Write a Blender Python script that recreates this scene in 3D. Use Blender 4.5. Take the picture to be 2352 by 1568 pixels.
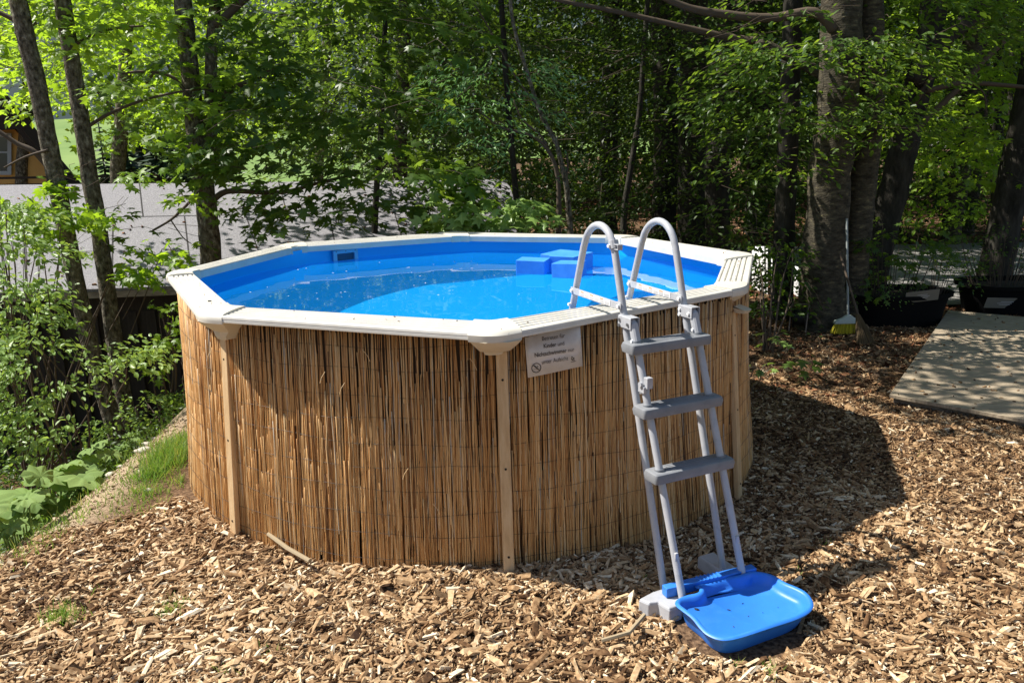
import bpy, math, random
import numpy as np
from mathutils import Vector, Matrix
rng = np.random.default_rng(11)
random.seed(5)
for o in list(bpy.data.objects): bpy.data.objects.remove(o)
S = bpy.context.scene
C = S.collection
pi = math.pi
rad = math.radians

# ------------------------------------------------------------ camera
CAM = np.array([0.05517, -5.50442, 1.99584]); YAW, PIT, ROL, FPX = 0.04055, -0.24143, -0.01707, 1846.6
fw = np.array([math.sin(YAW)*math.cos(PIT), math.cos(YAW)*math.cos(PIT), math.sin(PIT)])
r0 = np.array([math.cos(YAW), -math.sin(YAW), 0.]); u0 = np.cross(r0, fw)
rt = r0*math.cos(ROL)+u0*math.sin(ROL); up = -r0*math.sin(ROL)+u0*math.cos(ROL)
cd = bpy.data.cameras.new('camera'); cam = bpy.data.objects.new('camera', cd); C.objects.link(cam)
cam.matrix_world = Matrix(((rt[0], up[0], -fw[0], CAM[0]), (rt[1], up[1], -fw[1], CAM[1]), (rt[2], up[2], -fw[2], CAM[2]), (0, 0, 0, 1)))
cd.sensor_width = 36; cd.lens = FPX/2352*36; cd.clip_start = .05; cd.clip_end = 3000
S.camera = cam

# ------------------------------------------------------------ light
EL = rad(52); TAZ = rad(-14)                      # elevation, azimuth the light travels to
to_sun = Vector((-math.cos(TAZ)*math.cos(EL), -math.sin(TAZ)*math.cos(EL), math.sin(EL)))
w = bpy.data.worlds.new('World'); S.world = w; w.use_nodes = True
nt = w.node_tree; bg = nt.nodes['Background']; sk = nt.nodes.new('ShaderNodeTexSky')
sk.sky_type = 'NISHITA'; sk.sun_disc = False; sk.sun_elevation = EL; sk.sun_rotation = math.atan2(to_sun.x, to_sun.y)
nt.links.new(sk.outputs[0], bg.inputs[0]); bg.inputs[1].default_value = .07
ld = bpy.data.lights.new('sun', 'SUN'); ld.energy = 5.0; ld.angle = rad(.53); ld.color = (1, .95, .87)
lo = bpy.data.objects.new('sun', ld); C.objects.link(lo); lo.rotation_euler = to_sun.to_track_quat('Z', 'Y').to_euler()
ld.cycles.is_caustics_light = True
S.view_settings.view_transform = 'Standard'; S.view_settings.look = 'None'; S.view_settings.gamma = 1
S.view_settings.exposure = .72
S.cycles.max_bounces = 9; S.cycles.diffuse_bounces = 5; S.cycles.glossy_bounces = 3; S.cycles.transmission_bounces = 6; S.cycles.transparent_max_bounces = 6
S.cycles.sample_clamp_indirect = 6

# ------------------------------------------------------------ helpers
def ray(px, py): return fw+rt*(px-1176)/FPX-up*(py-784)/FPX
def atz(px, py, z): d = ray(px, py); return CAM+d*(z-CAM[2])/d[2]
def aty(px, py, Y): d = ray(px, py); return CAM+d*(Y-CAM[1])/d[1]

def fillm(me, V, faces_flat, sizes, rnd=None, smooth=False, mat_idx=None):
    nv = len(V); me.vertices.add(nv); me.vertices.foreach_set('co', np.asarray(V, np.float32).ravel())
    me.loops.add(len(faces_flat)); me.loops.foreach_set('vertex_index', np.asarray(faces_flat, np.int32))
    st = np.concatenate([[0], np.cumsum(sizes)[:-1]]).astype(np.int32)
    me.polygons.add(len(sizes)); me.polygons.foreach_set('loop_start', st)
    me.polygons.foreach_set('use_smooth', np.full(len(sizes), smooth))
    if rnd is not None:
        a = me.attributes.new('rnd', 'FLOAT', 'POINT'); a.data.foreach_set('value', np.asarray(rnd, np.float32))
    me.update(calc_edges=True); me.validate()

def link(name, me, mat, parent=None):
    o = bpy.data.objects.new(name, me); C.objects.link(o)
    for m in (mat if isinstance(mat, (list, tuple)) else [mat]): me.materials.append(m)
    if parent is not None:
        o.parent = parent
        o.matrix_parent_inverse = parent.matrix_basis.inverted()
    return o

class MB:
    def __init__(s): s.V = []; s.F = []; s.R = []; s.n = 0
    def add(s, V, F, r=.5):
        V = np.asarray(V, float); s.V.append(V)
        for f in F: s.F.append([i+s.n for i in f])
        s.R.append(np.full(len(V), r)); s.n += len(V)
    def box(s, c, size, rot=None, r=.5, taper=1.):
        a, b, h = np.array(size)/2
        V = np.array([[-a, -b, -h], [a, -b, -h], [a, b, -h], [-a, b, -h], [-a*taper, -b*taper, h], [a*taper, -b*taper, h], [a*taper, b*taper, h], [-a*taper, b*taper, h]])
        if rot is not None: V = V@np.asarray(rot).T
        s.add(V+np.array(c), [(0, 3, 2, 1), (4, 5, 6, 7), (0, 1, 5, 4), (1, 2, 6, 5), (2, 3, 7, 6), (3, 0, 4, 7)], r)
    def tube(s, P, R, n=10, r=.5, cap=True, noise=0., seed=0):
        P = np.asarray(P, float); R = np.broadcast_to(R, len(P)).astype(float)
        T = np.gradient(P, axis=0) if len(P) > 1 else None
        T /= np.linalg.norm(T, axis=1)[:, None]+1e-12
        ref = np.array([0, 0, 1.]) if abs(T[0][2]) < .9 else np.array([1., 0, 0])
        V = []; X = np.cross(T[0], ref); X /= np.linalg.norm(X)
        g = np.random.default_rng(seed)
        for k in range(len(P)):
            X = X-T[k]*(X@T[k]); X /= np.linalg.norm(X); Yv = np.cross(T[k], X)
            rr = R[k]*(1+noise*g.standard_normal(n)) if noise else R[k]*np.ones(n)
            a = np.arange(n)/n*2*pi
            V.append(P[k]+np.outer(np.cos(a)*rr, X)+np.outer(np.sin(a)*rr, Yv))
        F = [(k*n+i, k*n+(i+1) % n, (k+1)*n+(i+1) % n, (k+1)*n+i) for k in range(len(P)-1) for i in range(n)]
        if cap: F += [tuple(range(n))[::-1], tuple((len(P)-1)*n+i for i in range(n))]
        s.add(np.concatenate(V), F, r)
    def rings(s, rings, closed=True, cap0=False, cap1=False, r=.5):
        n = len(rings[0]); F = []
        for k in range(len(rings)-1):
            for i in range(n if closed else n-1):
                j = (i+1) % n; F.append((k*n+i, k*n+j, (k+1)*n+j, (k+1)*n+i))
        if cap0: F.append(tuple(range(n))[::-1])
        if cap1: F.append(tuple((len(rings)-1)*n+i for i in range(n)))
        s.add(np.concatenate([np.asarray(q, float) for q in rings]), F, r)
    def build(s, name, mat, parent=None, smooth=False, bevel=0, sub=0, auto=None):
        me = bpy.data.meshes.new(name)
        fillm(me, np.concatenate(s.V), [i for f in s.F for i in f], [len(f) for f in s.F], np.concatenate(s.R), smooth)
        o = link(name, me, mat, parent)
        if auto is not None:
            me.set_sharp_from_angle(angle=rad(auto))
        if bevel:
            m = o.modifiers.new('b', 'BEVEL'); m.width = bevel; m.segments = 2; m.limit_method = 'ANGLE'; m.angle_limit = rad(40)
        return o

def bulk(name, tv, tf, M, T, rnd, mat, parent=None, smooth=False):
    """many transformed copies of one template in one mesh"""
    tv = np.asarray(tv, float); N = len(T); k = len(tv)
    V = (np.einsum('nij,kj->nki', M, tv)+T[:, None, :]).reshape(-1, 3)
    flat = np.concatenate([np.array(f) for f in tf]); sizes = np.tile([len(f) for f in tf], N)
    idx = (flat[None, :]+(np.arange(N)*k)[:, None]).ravel()
    me = bpy.data.meshes.new(name); fillm(me, V, idx, sizes, np.repeat(rnd, k), smooth)
    return link(name, me, mat, parent)

def tag(o, label=None, cat=None, group=None, kind=None):
    for k, v in (('label', label), ('category', cat), ('group', group), ('kind', kind)):
        if v: o[k] = v
    return o
def empty(name, loc, label, cat, group=None):
    o = bpy.data.objects.new(name, None); C.objects.link(o); o.location = [float(v) for v in loc]; o.empty_display_size = .1
    bpy.context.view_layer.update() if False else None
    return tag(o, label, cat, group)

# ------------------------------------------------------------ materials
def mat(name, col=(.5, .5, .5), rough=.6, spec=.4, metal=0., ramp=None, noise=None, bump=0., bscale=40., attr=False, stretch=(1, 1, 1), sheen=0., coat=0.):
    m = bpy.data.materials.new(name); m.use_nodes = True; N = m.node_tree.nodes; L = m.node_tree.links; b = N['Principled BSDF']
    b.inputs['Base Color'].default_value = (*col, 1); b.inputs['Roughness'].default_value = rough
    b.inputs['Specular IOR Level'].default_value = spec; b.inputs['Metallic'].default_value = metal
    b.inputs['Coat Weight'].default_value = coat
    tc = N.new('ShaderNodeTexCoord'); mp = N.new('ShaderNodeMapping'); L.new(tc.outputs['Object'], mp.inputs[0]); mp.inputs['Scale'].default_value = stretch
    if ramp:
        cr = N.new('ShaderNodeValToRGB'); e = cr.color_ramp.elements
        while len(e) < len(ramp): e.new(.5)
        for i, (p, c) in enumerate(ramp): e[i].position = p; e[i].color = (*c, 1)
        if attr:
            a = N.new('ShaderNodeAttribute'); a.attribute_name = 'rnd'; src = a.outputs['Fac']
            if noise:
                nz = N.new('ShaderNodeTexNoise'); nz.inputs['Scale'].default_value = noise; nz.inputs['Detail'].default_value = 4; L.new(mp.outputs[0], nz.inputs[0])
                ma = N.new('ShaderNodeMath'); ma.operation = 'MULTIPLY_ADD'; ma.inputs[1].default_value = .7; L.new(nz.outputs[0], ma.inputs[0])
                mb = N.new('ShaderNodeMath'); mb.operation = 'SUBTRACT'; mb.inputs[1].default_value = .35; L.new(src, mb.inputs[0]); L.new(mb.outputs[0], ma.inputs[2]); src = ma.outputs[0]
        else:
            nz = N.new('ShaderNodeTexNoise'); nz.inputs['Scale'].default_value = noise or 5; nz.inputs['Detail'].default_value = 6; nz.inputs['Roughness'].default_value = .65
            L.new(mp.outputs[0], nz.inputs[0]); src = nz.outputs[0]
        L.new(src, cr.inputs[0]); L.new(cr.outputs[0], b.inputs['Base Color'])
    if bump:
        n2 = N.new('ShaderNodeTexNoise'); n2.inputs['Scale'].default_value = bscale; n2.inputs['Detail'].default_value = 5; L.new(mp.outputs[0], n2.inputs[0])
        bp = N.new('ShaderNodeBump'); bp.inputs['Strength'].default_value = bump; bp.inputs['Distance'].default_value = .02; L.new(n2.outputs[0], bp.inputs['Height']); L.new(bp.outputs[0], b.inputs['Normal'])
    return m

def leafmat(name, ramp, tcol, tf=.45, rough=.42, spec=.4):
    m = bpy.data.materials.new(name); m.use_nodes = True; N = m.node_tree.nodes; L = m.node_tree.links; b = N['Principled BSDF']; out = N['Material Output']
    a = N.new('ShaderNodeAttribute'); a.attribute_name = 'rnd'; cr = N.new('ShaderNodeValToRGB'); e = cr.color_ramp.elements
    while len(e) < len(ramp): e.new(.5)
    for i, (p, c) in enumerate(ramp): e[i].position = p; e[i].color = (*c, 1)
    L.new(a.outputs['Fac'], cr.inputs[0]); L.new(cr.outputs[0], b.inputs['Base Color'])
    b.inputs['Roughness'].default_value = rough; b.inputs['Specular IOR Level'].default_value = spec
    t = N.new('ShaderNodeBsdfTranslucent'); mx = N.new('ShaderNodeMixRGB'); mx.blend_type = 'MULTIPLY'; mx.inputs[0].default_value = 1.
    mx.inputs[1].default_value = (*tcol, 1); L.new(cr.outputs[0], mx.inputs[2])
    L.new(mx.outputs[0], t.inputs[0]); ms = N.new('ShaderNodeMixShader'); ms.inputs[0].default_value = tf
    L.new(b.outputs[0], ms.inputs[1]); L.new(t.outputs[0], ms.inputs[2]); L.new(ms.outputs[0], out.inputs[0])
    return m

M = {}
M['maple_leaf'] = leafmat('maple_leaf', [(0, (.034, .075, .015)), (.5, (.062, .125, .021)), (1, (.11, .19, .033))], (3.2, 2.6, 1.2))
M['beech_leaf'] = leafmat('beech_leaf', [(0, (.03, .068, .012)), (.5, (.062, .125, .02)), (1, (.14, .235, .04))], (3.0, 2.5, 1.2))
M['shaded_leaf'] = leafmat('shaded_leaf', [(0, (.016, .036, .008)), (.5, (.036, .072, .013)), (1, (.11, .18, .03))], (2.6, 2.3, 1.1), tf=.4)  # darker copy of the beech leaf, woodland shade put into the colour
M['sunlit_leaf'] = leafmat('sunlit_leaf', [(0, (.08, .15, .018)), (.5, (.135, .235, .026)), (1, (.22, .34, .045))], (3.3, 2.9, 1.1), tf=.5)  # lighter, yellower leaf copy, sunlight put into the colour of lit crowns
M['shrub_leaf'] = leafmat('shrub_leaf', [(0, (.10, .18, .035)), (.5, (.19, .31, .07)), (1, (.32, .45, .13))], (2.0, 1.8, 1.0), tf=.3)
M['fruit_leaf'] = leafmat('fruit_leaf', [(0, (.08, .17, .06)), (.5, (.14, .27, .10)), (1, (.22, .38, .15))], (1.8, 1.8, 1.0), tf=.3)
M['broad_leaf'] = leafmat('broad_leaf', [(0, (.12, .20, .055)), (1, (.24, .345, .11))], (1.8, 1.8, .9), tf=.25, rough=.75, spec=.2)
M['grass'] = leafmat('grass', [(0, (.10, .20, .03)), (.7, (.20, .34, .07)), (1, (.40, .38, .14))], (1.8, 1.8, .9), tf=.3)
M['spruce'] = leafmat('spruce', [(0, (.02, .045, .02)), (1, (.05, .09, .035))], (1.5, 1.5, .8), tf=.15)
M['bark'] = mat('bark', rough=.9, spec=.2, ramp=[(.36, (.035, .03, .02)), (.46, (.11, .095, .066)), (.56, (.17, .15, .11)), (.66, (.34, .32, .25))], noise=26, bump=1., bscale=60, stretch=(1, 1, .6))
M['beech_bark'] = mat('beech_bark', rough=.85, spec=.25, ramp=[(.34, (.025, .021, .014)), (.48, (.062, .053, .036)), (.58, (.09, .077, .052)), (.68, (.20, .17, .09))], noise=11, bump=.6, bscale=30, stretch=(1, 1, 2.6))
M['dark_bark'] = mat('dark_bark', rough=.95, spec=.15, ramp=[(.3, (.018, .016, .013)), (.6, (.055, .05, .04)), (.8, (.09, .085, .07))], noise=10, bump=1., bscale=28, stretch=(1, 1, .4))
M['twig'] = mat('twig', (.09, .065, .045), .85)
M['chip'] = mat('chip', rough=.85, spec=.2, attr=True, noise=60, ramp=[(0, (.04, .02, .01)), (.25, (.15, .08, .036)), (.5, (.345, .215, .108)), (.77, (.56, .40, .23)), (1, (.80, .69, .50))])
M['litter'] = mat('litter', rough=.9, spec=.15, attr=True, ramp=[(0, (.05, .02, .01)), (.4, (.15, .06, .028)), (.8, (.26, .12, .06)), (1, (.38, .23, .13))])
M['reed'] = mat('reed', rough=.55, spec=.35, attr=True, noise=14, stretch=(30, 30, .8), ramp=[(0, (.06, .028, .012)), (.16, (.20, .09, .032)), (.36, (.50, .245, .08)), (.55, (.61, .345, .13)), (.74, (.69, .43, .185)), (.9, (.78, .57, .31)), (1, (.50, .44, .36))])
M['wire'] = mat('wire', (.05, .04, .035), .5, metal=.6)
M['rim'] = mat('rim', (.80, .78, .72), .38, spec=.5, ramp=[(.3, (.60, .575, .51)), (.6, (.69, .67, .615)), (.75, (.66, .63, .57))], noise=7)
M['cap'] = mat('cap', (.82, .79, .69), .42, spec=.45, ramp=[(.3, (.64, .60, .51)), (.6, (.70, .67, .585))], noise=6)
M['bracket'] = mat('bracket', (.62, .55, .42), .5)
M['batten'] = mat('batten', rough=.65, ramp=[(.3, (.52, .33, .165)), (.5, (.62, .42, .22)), (.65, (.68, .49, .28))], noise=5, stretch=(10, 10, 1))
M['hole'] = mat('hole', (.02, .015, .01), .8)
M['liner'] = mat('liner', (.004, .46, .97), .38, spec=.4, bump=.12, bscale=3)
M['shaded_steel'] = mat('shaded_steel', (.05, .03, .015), .8)  # wall painted dark brown so gaps between the reeds read as shade
M['skimmer'] = mat('skimmer', (.20, .55, .78), .4)
M['mouth'] = mat('mouth', (.02, .09, .16), .5)
M['tube'] = mat('tube', (.44, .45, .475), .36, spec=.5, ramp=[(.3, (.37, .38, .40)), (.5, (.44, .45, .475)), (.7, (.46, .47, .49))], noise=18)
M['tread'] = mat('tread', rough=.5, spec=.4, ramp=[(.35, (.19, .20, .215)), (.6, (.235, .245, .26))], noise=9, bump=.05, bscale=200)
M['bolt'] = mat('bolt', (.85, .85, .85), .35)
M['bolt_dark'] = mat('bolt_dark', (.2, .2, .21), .4, metal=.5)
M['tray'] = mat('tray', (.03, .20, .72), .42, spec=.4, bump=.03, bscale=150, ramp=[(.3, (.032, .185, .64)), (.5, (.03, .20, .72)), (.72, (.05, .235, .74))], noise=9)
M['block'] = mat('block', (.05, .28, .80), .5, ramp=[(.3, (.04, .26, .80)), (.7, (.08, .36, .90))], noise=9)
M['paper'] = mat('paper', (.66, .62, .58), .22, spec=.5, ramp=[(.35, (.62, .575, .53)), (.62, (.72, .70, .67))], noise=6)
M['ink'] = mat('ink', (.045, .035, .03), .5)
M['orange'] = mat('orange', (.75, .26, .06), .5)
M['white'] = mat('white', (.82, .82, .82), .5)
M['grey_print'] = mat('grey_print', (.5, .5, .5), .5)
M['felt'] = mat('felt', rough=.85, spec=.3, ramp=[(.35, (.175, .17, .18)), (.5, (.25, .24, .26)), (.68, (.39, .38, .40))], noise=60, bump=.35, bscale=120)
M['seam'] = mat('seam', (.035, .032, .032), .9)
M['old_wood'] = mat('old_wood', rough=.85, ramp=[(.3, (.16, .13, .10)), (.7, (.36, .31, .25))], noise=6, stretch=(1, 6, 6))
M['dark_wood'] = mat('dark_wood', rough=.8, ramp=[(.3, (.016, .012, .009)), (.7, (.04, .03, .022))], noise=6, stretch=(6, 6, 1))
M['plank'] = mat('plank', rough=.8, ramp=[(.32, (.20, .155, .105)), (.5, (.36, .29, .20)), (.68, (.48, .39, .28))], noise=4.5, stretch=(1.5, 12, 1), attr=False, bump=.15, bscale=30)
M['yellow_wall'] = mat('yellow_wall', (.62, .36, .10), .85, ramp=[(.3, (.56, .32, .09)), (.7, (.66, .40, .12))], noise=2)
M['roof_dark'] = mat('roof_dark', rough=.8, ramp=[(.3, (.009, .007, .006)), (.7, (.02, .015, .012))], noise=5)
M['frame'] = mat('frame', (.36, .40, .42), .6)
M['glass'] = mat('glass', (.03, .05, .05), .08, spec=.7)
M['meadow'] = mat('meadow', rough=.9, ramp=[(.3, (.11, .20, .04)), (.7, (.19, .28, .07))], noise=.08)
M['mountain'] = mat('mountain', rough=.95, ramp=[(.3, (.009, .022, .024)), (.7, (.017, .04, .044))], noise=.05, bump=0)  # blue-green tint carries the distance haze in the colour
M['gravel'] = mat('gravel', rough=.9, ramp=[(.3, (.20, .19, .18)), (.7, (.34, .32, .30))], noise=12, bump=.4, bscale=50)
M['tub'] = mat('tub', (.006, .006, .006), .8, spec=.1)
M['soil'] = mat('soil', (.03, .02, .013), .95)
M['card'] = mat('card', (.20, .185, .15), .7)
M['sheet'] = mat('sheet', (.85, .85, .85), .6, bump=.2, bscale=3)
M['sage'] = mat('sage', (.36, .42, .34), .6)
M['broom_stick'] = mat('broom_stick', (.30, .33, .32), .4)
M['broom_head'] = mat('broom_head', (.50, .56, .50), .5)
M['bristle'] = mat('bristle', rough=.6, attr=True, ramp=[(0, (.55, .47, .02)), (1, (.85, .74, .06))])
M['besom'] = mat('besom', rough=.8, attr=True, ramp=[(0, (.07, .045, .02)), (1, (.15, .10, .045))])
M['wood_pole'] = mat('wood_pole', (.34, .27, .17), .7)
M['cable'] = mat('cable', (.02, .02, .02), .45)
M['reel_frame'] = mat('reel_frame', (.22, .16, .12), .4, metal=.5)
M['purple'] = mat('purple', (.09, .06, .22), .5)
M['stone'] = mat('stone', rough=.85, ramp=[(.3, (.36, .32, .26)), (.7, (.58, .53, .45))], noise=14, bump=.5, bscale=30)
M['earth'] = mat('earth', rough=.95, spec=.1, attr=True, ramp=[(0, (.16, .10, .06)), (.6, (.38, .28, .18)), (1, (.58, .49, .37))])
M['yellow_flower'] = mat('yellow_flower', (.8, .5, .02), .5)
M['beetle'] = mat('beetle', (.02, .02, .02), .4)

def ground_mat():
    m = bpy.data.materials.new('forest_floor'); m.use_nodes = True; N = m.node_tree.nodes; L = m.node_tree.links; b = N['Principled BSDF']; b.inputs['Roughness'].default_value = .95
    b.inputs['Specular IOR Level'].default_value = .15
    tc = N.new('ShaderNodeTexCoord')
    n1 = N.new('ShaderNodeTexNoise'); n1.inputs['Scale'].default_value = 55; n1.inputs['Detail'].default_value = 8; L.new(tc.outputs['Object'], n1.inputs[0])
    cr = N.new('ShaderNodeValToRGB'); e = cr.color_ramp.elements; e[0].position = .35; e[0].color = (.05, .028, .016, 1); e[1].position = .7; e[1].color = (.24, .15, .085, 1); L.new(n1.outputs[0], cr.inputs[0])
    cr2 = N.new('ShaderNodeValToRGB'); e = cr2.color_ramp.elements; e[0].position = .35; e[0].color = (.30, .22, .14, 1); e[1].position = .7; e[1].color = (.52, .41, .28, 1); L.new(n1.outputs[0], cr2.inputs[0])
    a = N.new('ShaderNodeAttribute'); a.attribute_name = 'rnd'
    mx = N.new('ShaderNodeMixRGB'); L.new(a.outputs['Fac'], mx.inputs[0]); L.new(cr.outputs[0], mx.inputs[1]); L.new(cr2.outputs[0], mx.inputs[2]); L.new(mx.outputs[0], b.inputs['Base Color'])
    bp = N.new('ShaderNodeBump'); bp.inputs['Strength'].default_value = .8; bp.inputs['Distance'].default_value = .02; L.new(n1.outputs[0], bp.inputs['Height']); L.new(bp.outputs[0], b.inputs['Normal'])
    return m
M['ground'] = ground_mat()

def water_mat():
    m = bpy.data.materials.new('pool_water'); m.use_nodes = True; N = m.node_tree.nodes; L = m.node_tree.links; b = N['Principled BSDF']
    b.inputs['Base Color'].default_value = (1, 1, 1, 1); b.inputs['Roughness'].default_value = 0; b.inputs['IOR'].default_value = 1.33; b.inputs['Transmission Weight'].default_value = 1
    tc = N.new('ShaderNodeTexCoord'); mp = N.new('ShaderNodeMapping'); mp.inputs['Scale'].default_value = (1, 1.6, 1); L.new(tc.outputs['Object'], mp.inputs[0])
    n = N.new('ShaderNodeTexNoise'); n.inputs['Scale'].default_value = 2.2; n.inputs['Detail'].default_value = 1; L.new(mp.outputs[0], n.inputs[0])
    bp = N.new('ShaderNodeBump'); bp.inputs['Strength'].default_value = .14; bp.inputs['Distance'].default_value = .02; L.new(n.outputs[0], bp.inputs['Height']); L.new(bp.outputs[0], b.inputs['Normal'])
    b.inputs['Specular IOR Level'].default_value = .3
    d = N.new('ShaderNodeBsdfDiffuse'); d.inputs[0].default_value = (.01, .40, .85, 1); ms = N.new('ShaderNodeMixShader'); ms.inputs[0].default_value = .15   # blue diffuse share lifts the shaded floor, standing in for cloudy water
    L.new(b.outputs[0], ms.inputs[1]); L.new(d.outputs[0], ms.inputs[2]); L.new(ms.outputs[0], N['Material Output'].inputs[0])
    return m
M['water'] = water_mat()

# ------------------------------------------------------------ terrain
def sstep(a, b, x): t = np.clip((x-a)/(b-a), 0, 1); return t*t*(3-2*t)
def gz(x, y):
    x = np.asarray(x, float); y = np.asarray(y, float)
    l = sstep(-2.2, -4.2, x)*sstep(-2.6, .2, y)*1.3+sstep(-2.05, -2.9, x)*.14*sstep(-3.2, -1.5, y)
    bk = sstep(2.2, 3.6, y)*sstep(1.9, .6, x)*1.5*sstep(40, 22, y)
    far = sstep(12, 30, y)*sstep(4, -12, x)*2.5
    n = .012*np.sin(x*3.1+1)*np.sin(y*2.7)+.008*np.sin(x*7+y*5)
    return -.03+n-np.maximum(l, bk)-far
def build_ground():
    xs = np.concatenate([-np.geomspace(400, 6.2, 22), np.arange(-6, 8.01, .08), np.geomspace(8.3, 400, 22)])
    ys = np.concatenate([-np.geomspace(60, 6.2, 10), np.arange(-6, 6.01, .08), np.geomspace(6.3, 120, 26)])
    X, Y = np.meshgrid(xs, ys); Z = gz(X, Y)
    nx, ny = len(xs), len(ys); V = np.stack([X, Y, Z], -1).reshape(-1, 3)
    i = np.arange(nx-1)[None, :]+np.arange(ny-1)[:, None]*nx; F = np.stack([i, i+1, i+1+nx, i+nx], -1).reshape(-1)
    pale = sstep(-1.95, -2.35, X)*sstep(-1.9, -1.2, Y)*sstep(-3.3, -2.7, X)*.9
    me = bpy.data.meshes.new('ground'); fillm(me, V, F, np.full((nx-1)*(ny-1), 4), pale.ravel(), True)
    tag(link('ground', me, M['ground']), kind='structure')
build_ground()

def terrain(name, m, x0, x1, y0, y1, f, n=24):
    xs = np.linspace(x0, x1, n); ys = np.linspace(y0, y1, n); X, Y = np.meshgrid(xs, ys); Z = f(X, Y)
    V = np.stack([X, Y, Z], -1).reshape(-1, 3); i = np.arange(n-1)[None, :]+np.arange(n-1)[:, None]*n
    me = bpy.data.meshes.new(name); fillm(me, V, np.stack([i, i+1, i+1+n, i+n], -1).reshape(-1), np.full((n-1)**2, 4), None, True)
    return tag(link(name, me, m), kind='structure')
terrain('meadow', M['meadow'], -160, 60, 55, 160, lambda X, Y: -6+(Y-55)*.125+1.2*np.sin(X*.05+Y*.03))
terrain('mountain', M['mountain'], -700, 700, 150, 520, lambda X, Y: 4+(Y-150)*.62+10*np.sin(X*.013)+8*np.sin(X*.03+Y*.02), 60)

# paved lane behind the planters
mb = MB(); mb.add([(4.7, 3.9, 0), (30, 3.3, 0), (30, 9.0, 0), (3.6, 9.6, 0)], [(0, 1, 2, 3)])
tag(mb.build('gravel_road', M['gravel']), kind='structure')

# ------------------------------------------------------------ pool
Oc = dict(zip('ABCDEFGH', [(-2.012, -.145), (-1.328, -1.554), (.127, -2.148), (1.548, -1.159), (2.032, .169), (1.383, 1.466), (-.183, 2.079), (-1.565, 1.427)]))
Ic = dict(zip('ABCDEFGH', [(-1.84, -.126), (-1.229, -1.348), (.109, -1.877), (1.378, -1.087), (1.757, -.048), (1.236, 1.356), (-.101, 1.756), (-1.438, 1.194)]))
OO = np.array([Oc[k] for k in 'ABCDEFGH']); II = np.array([Ic[k] for k in 'ABCDEFGH'])
pool = empty('swimming_pool', (0, 0, 0), 'round above ground pool clad in reed matting with white rim', 'pool')
def loft(mb, stations, prof, capends=True):
    rings = [[(*(np.array(i)+(np.array(o)-np.array(i))*u), z) for u, z in prof] for i, o in stations]
    mb.rings(rings, True, capends, capends)
# grooved rail profile, closed loop (u 0 inner .. 1 outer)
prof = [(0, 1.148), (.0, 1.193), (.03, 1.2)]
for k in range(5):
    a = .06+k*.17
    prof += [(a, 1.2), (a+.016, 1.189), (a+.052, 1.189), (a+.075, 1.2), (a+.14, 1.2)]
prof += [(.955, 1.2), (.990, 1.196), (1.0, 1.186), (.988, 1.1835), (1.0, 1.180), (1.004, 1.169), (.985, 1.166), (.95, 1.163), (.95, 1.181), (.05, 1.181), (.05, 1.148)]
for k in range(8):
    j = (k+1) % 8; mb = MB()
    st = [(II[k]+(II[j]-II[k])*t, OO[k]+(OO[j]-OO[k])*t) for t in (.035, .3, .65, .965)]
    loft(mb, st, prof); mb.build('rim_rail', M['rim'], pool)
cprof = [(-.012, 1.143), (-.014, 1.198), (.03, 1.2075), (.3, 1.211), (.6, 1.211), (.86, 1.209), (.965, 1.203), (1.012, 1.190), (1.014, 1.174), (1.010, 1.160), (.98, 1.157), (.9, 1.165), (.1, 1.165)]
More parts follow.
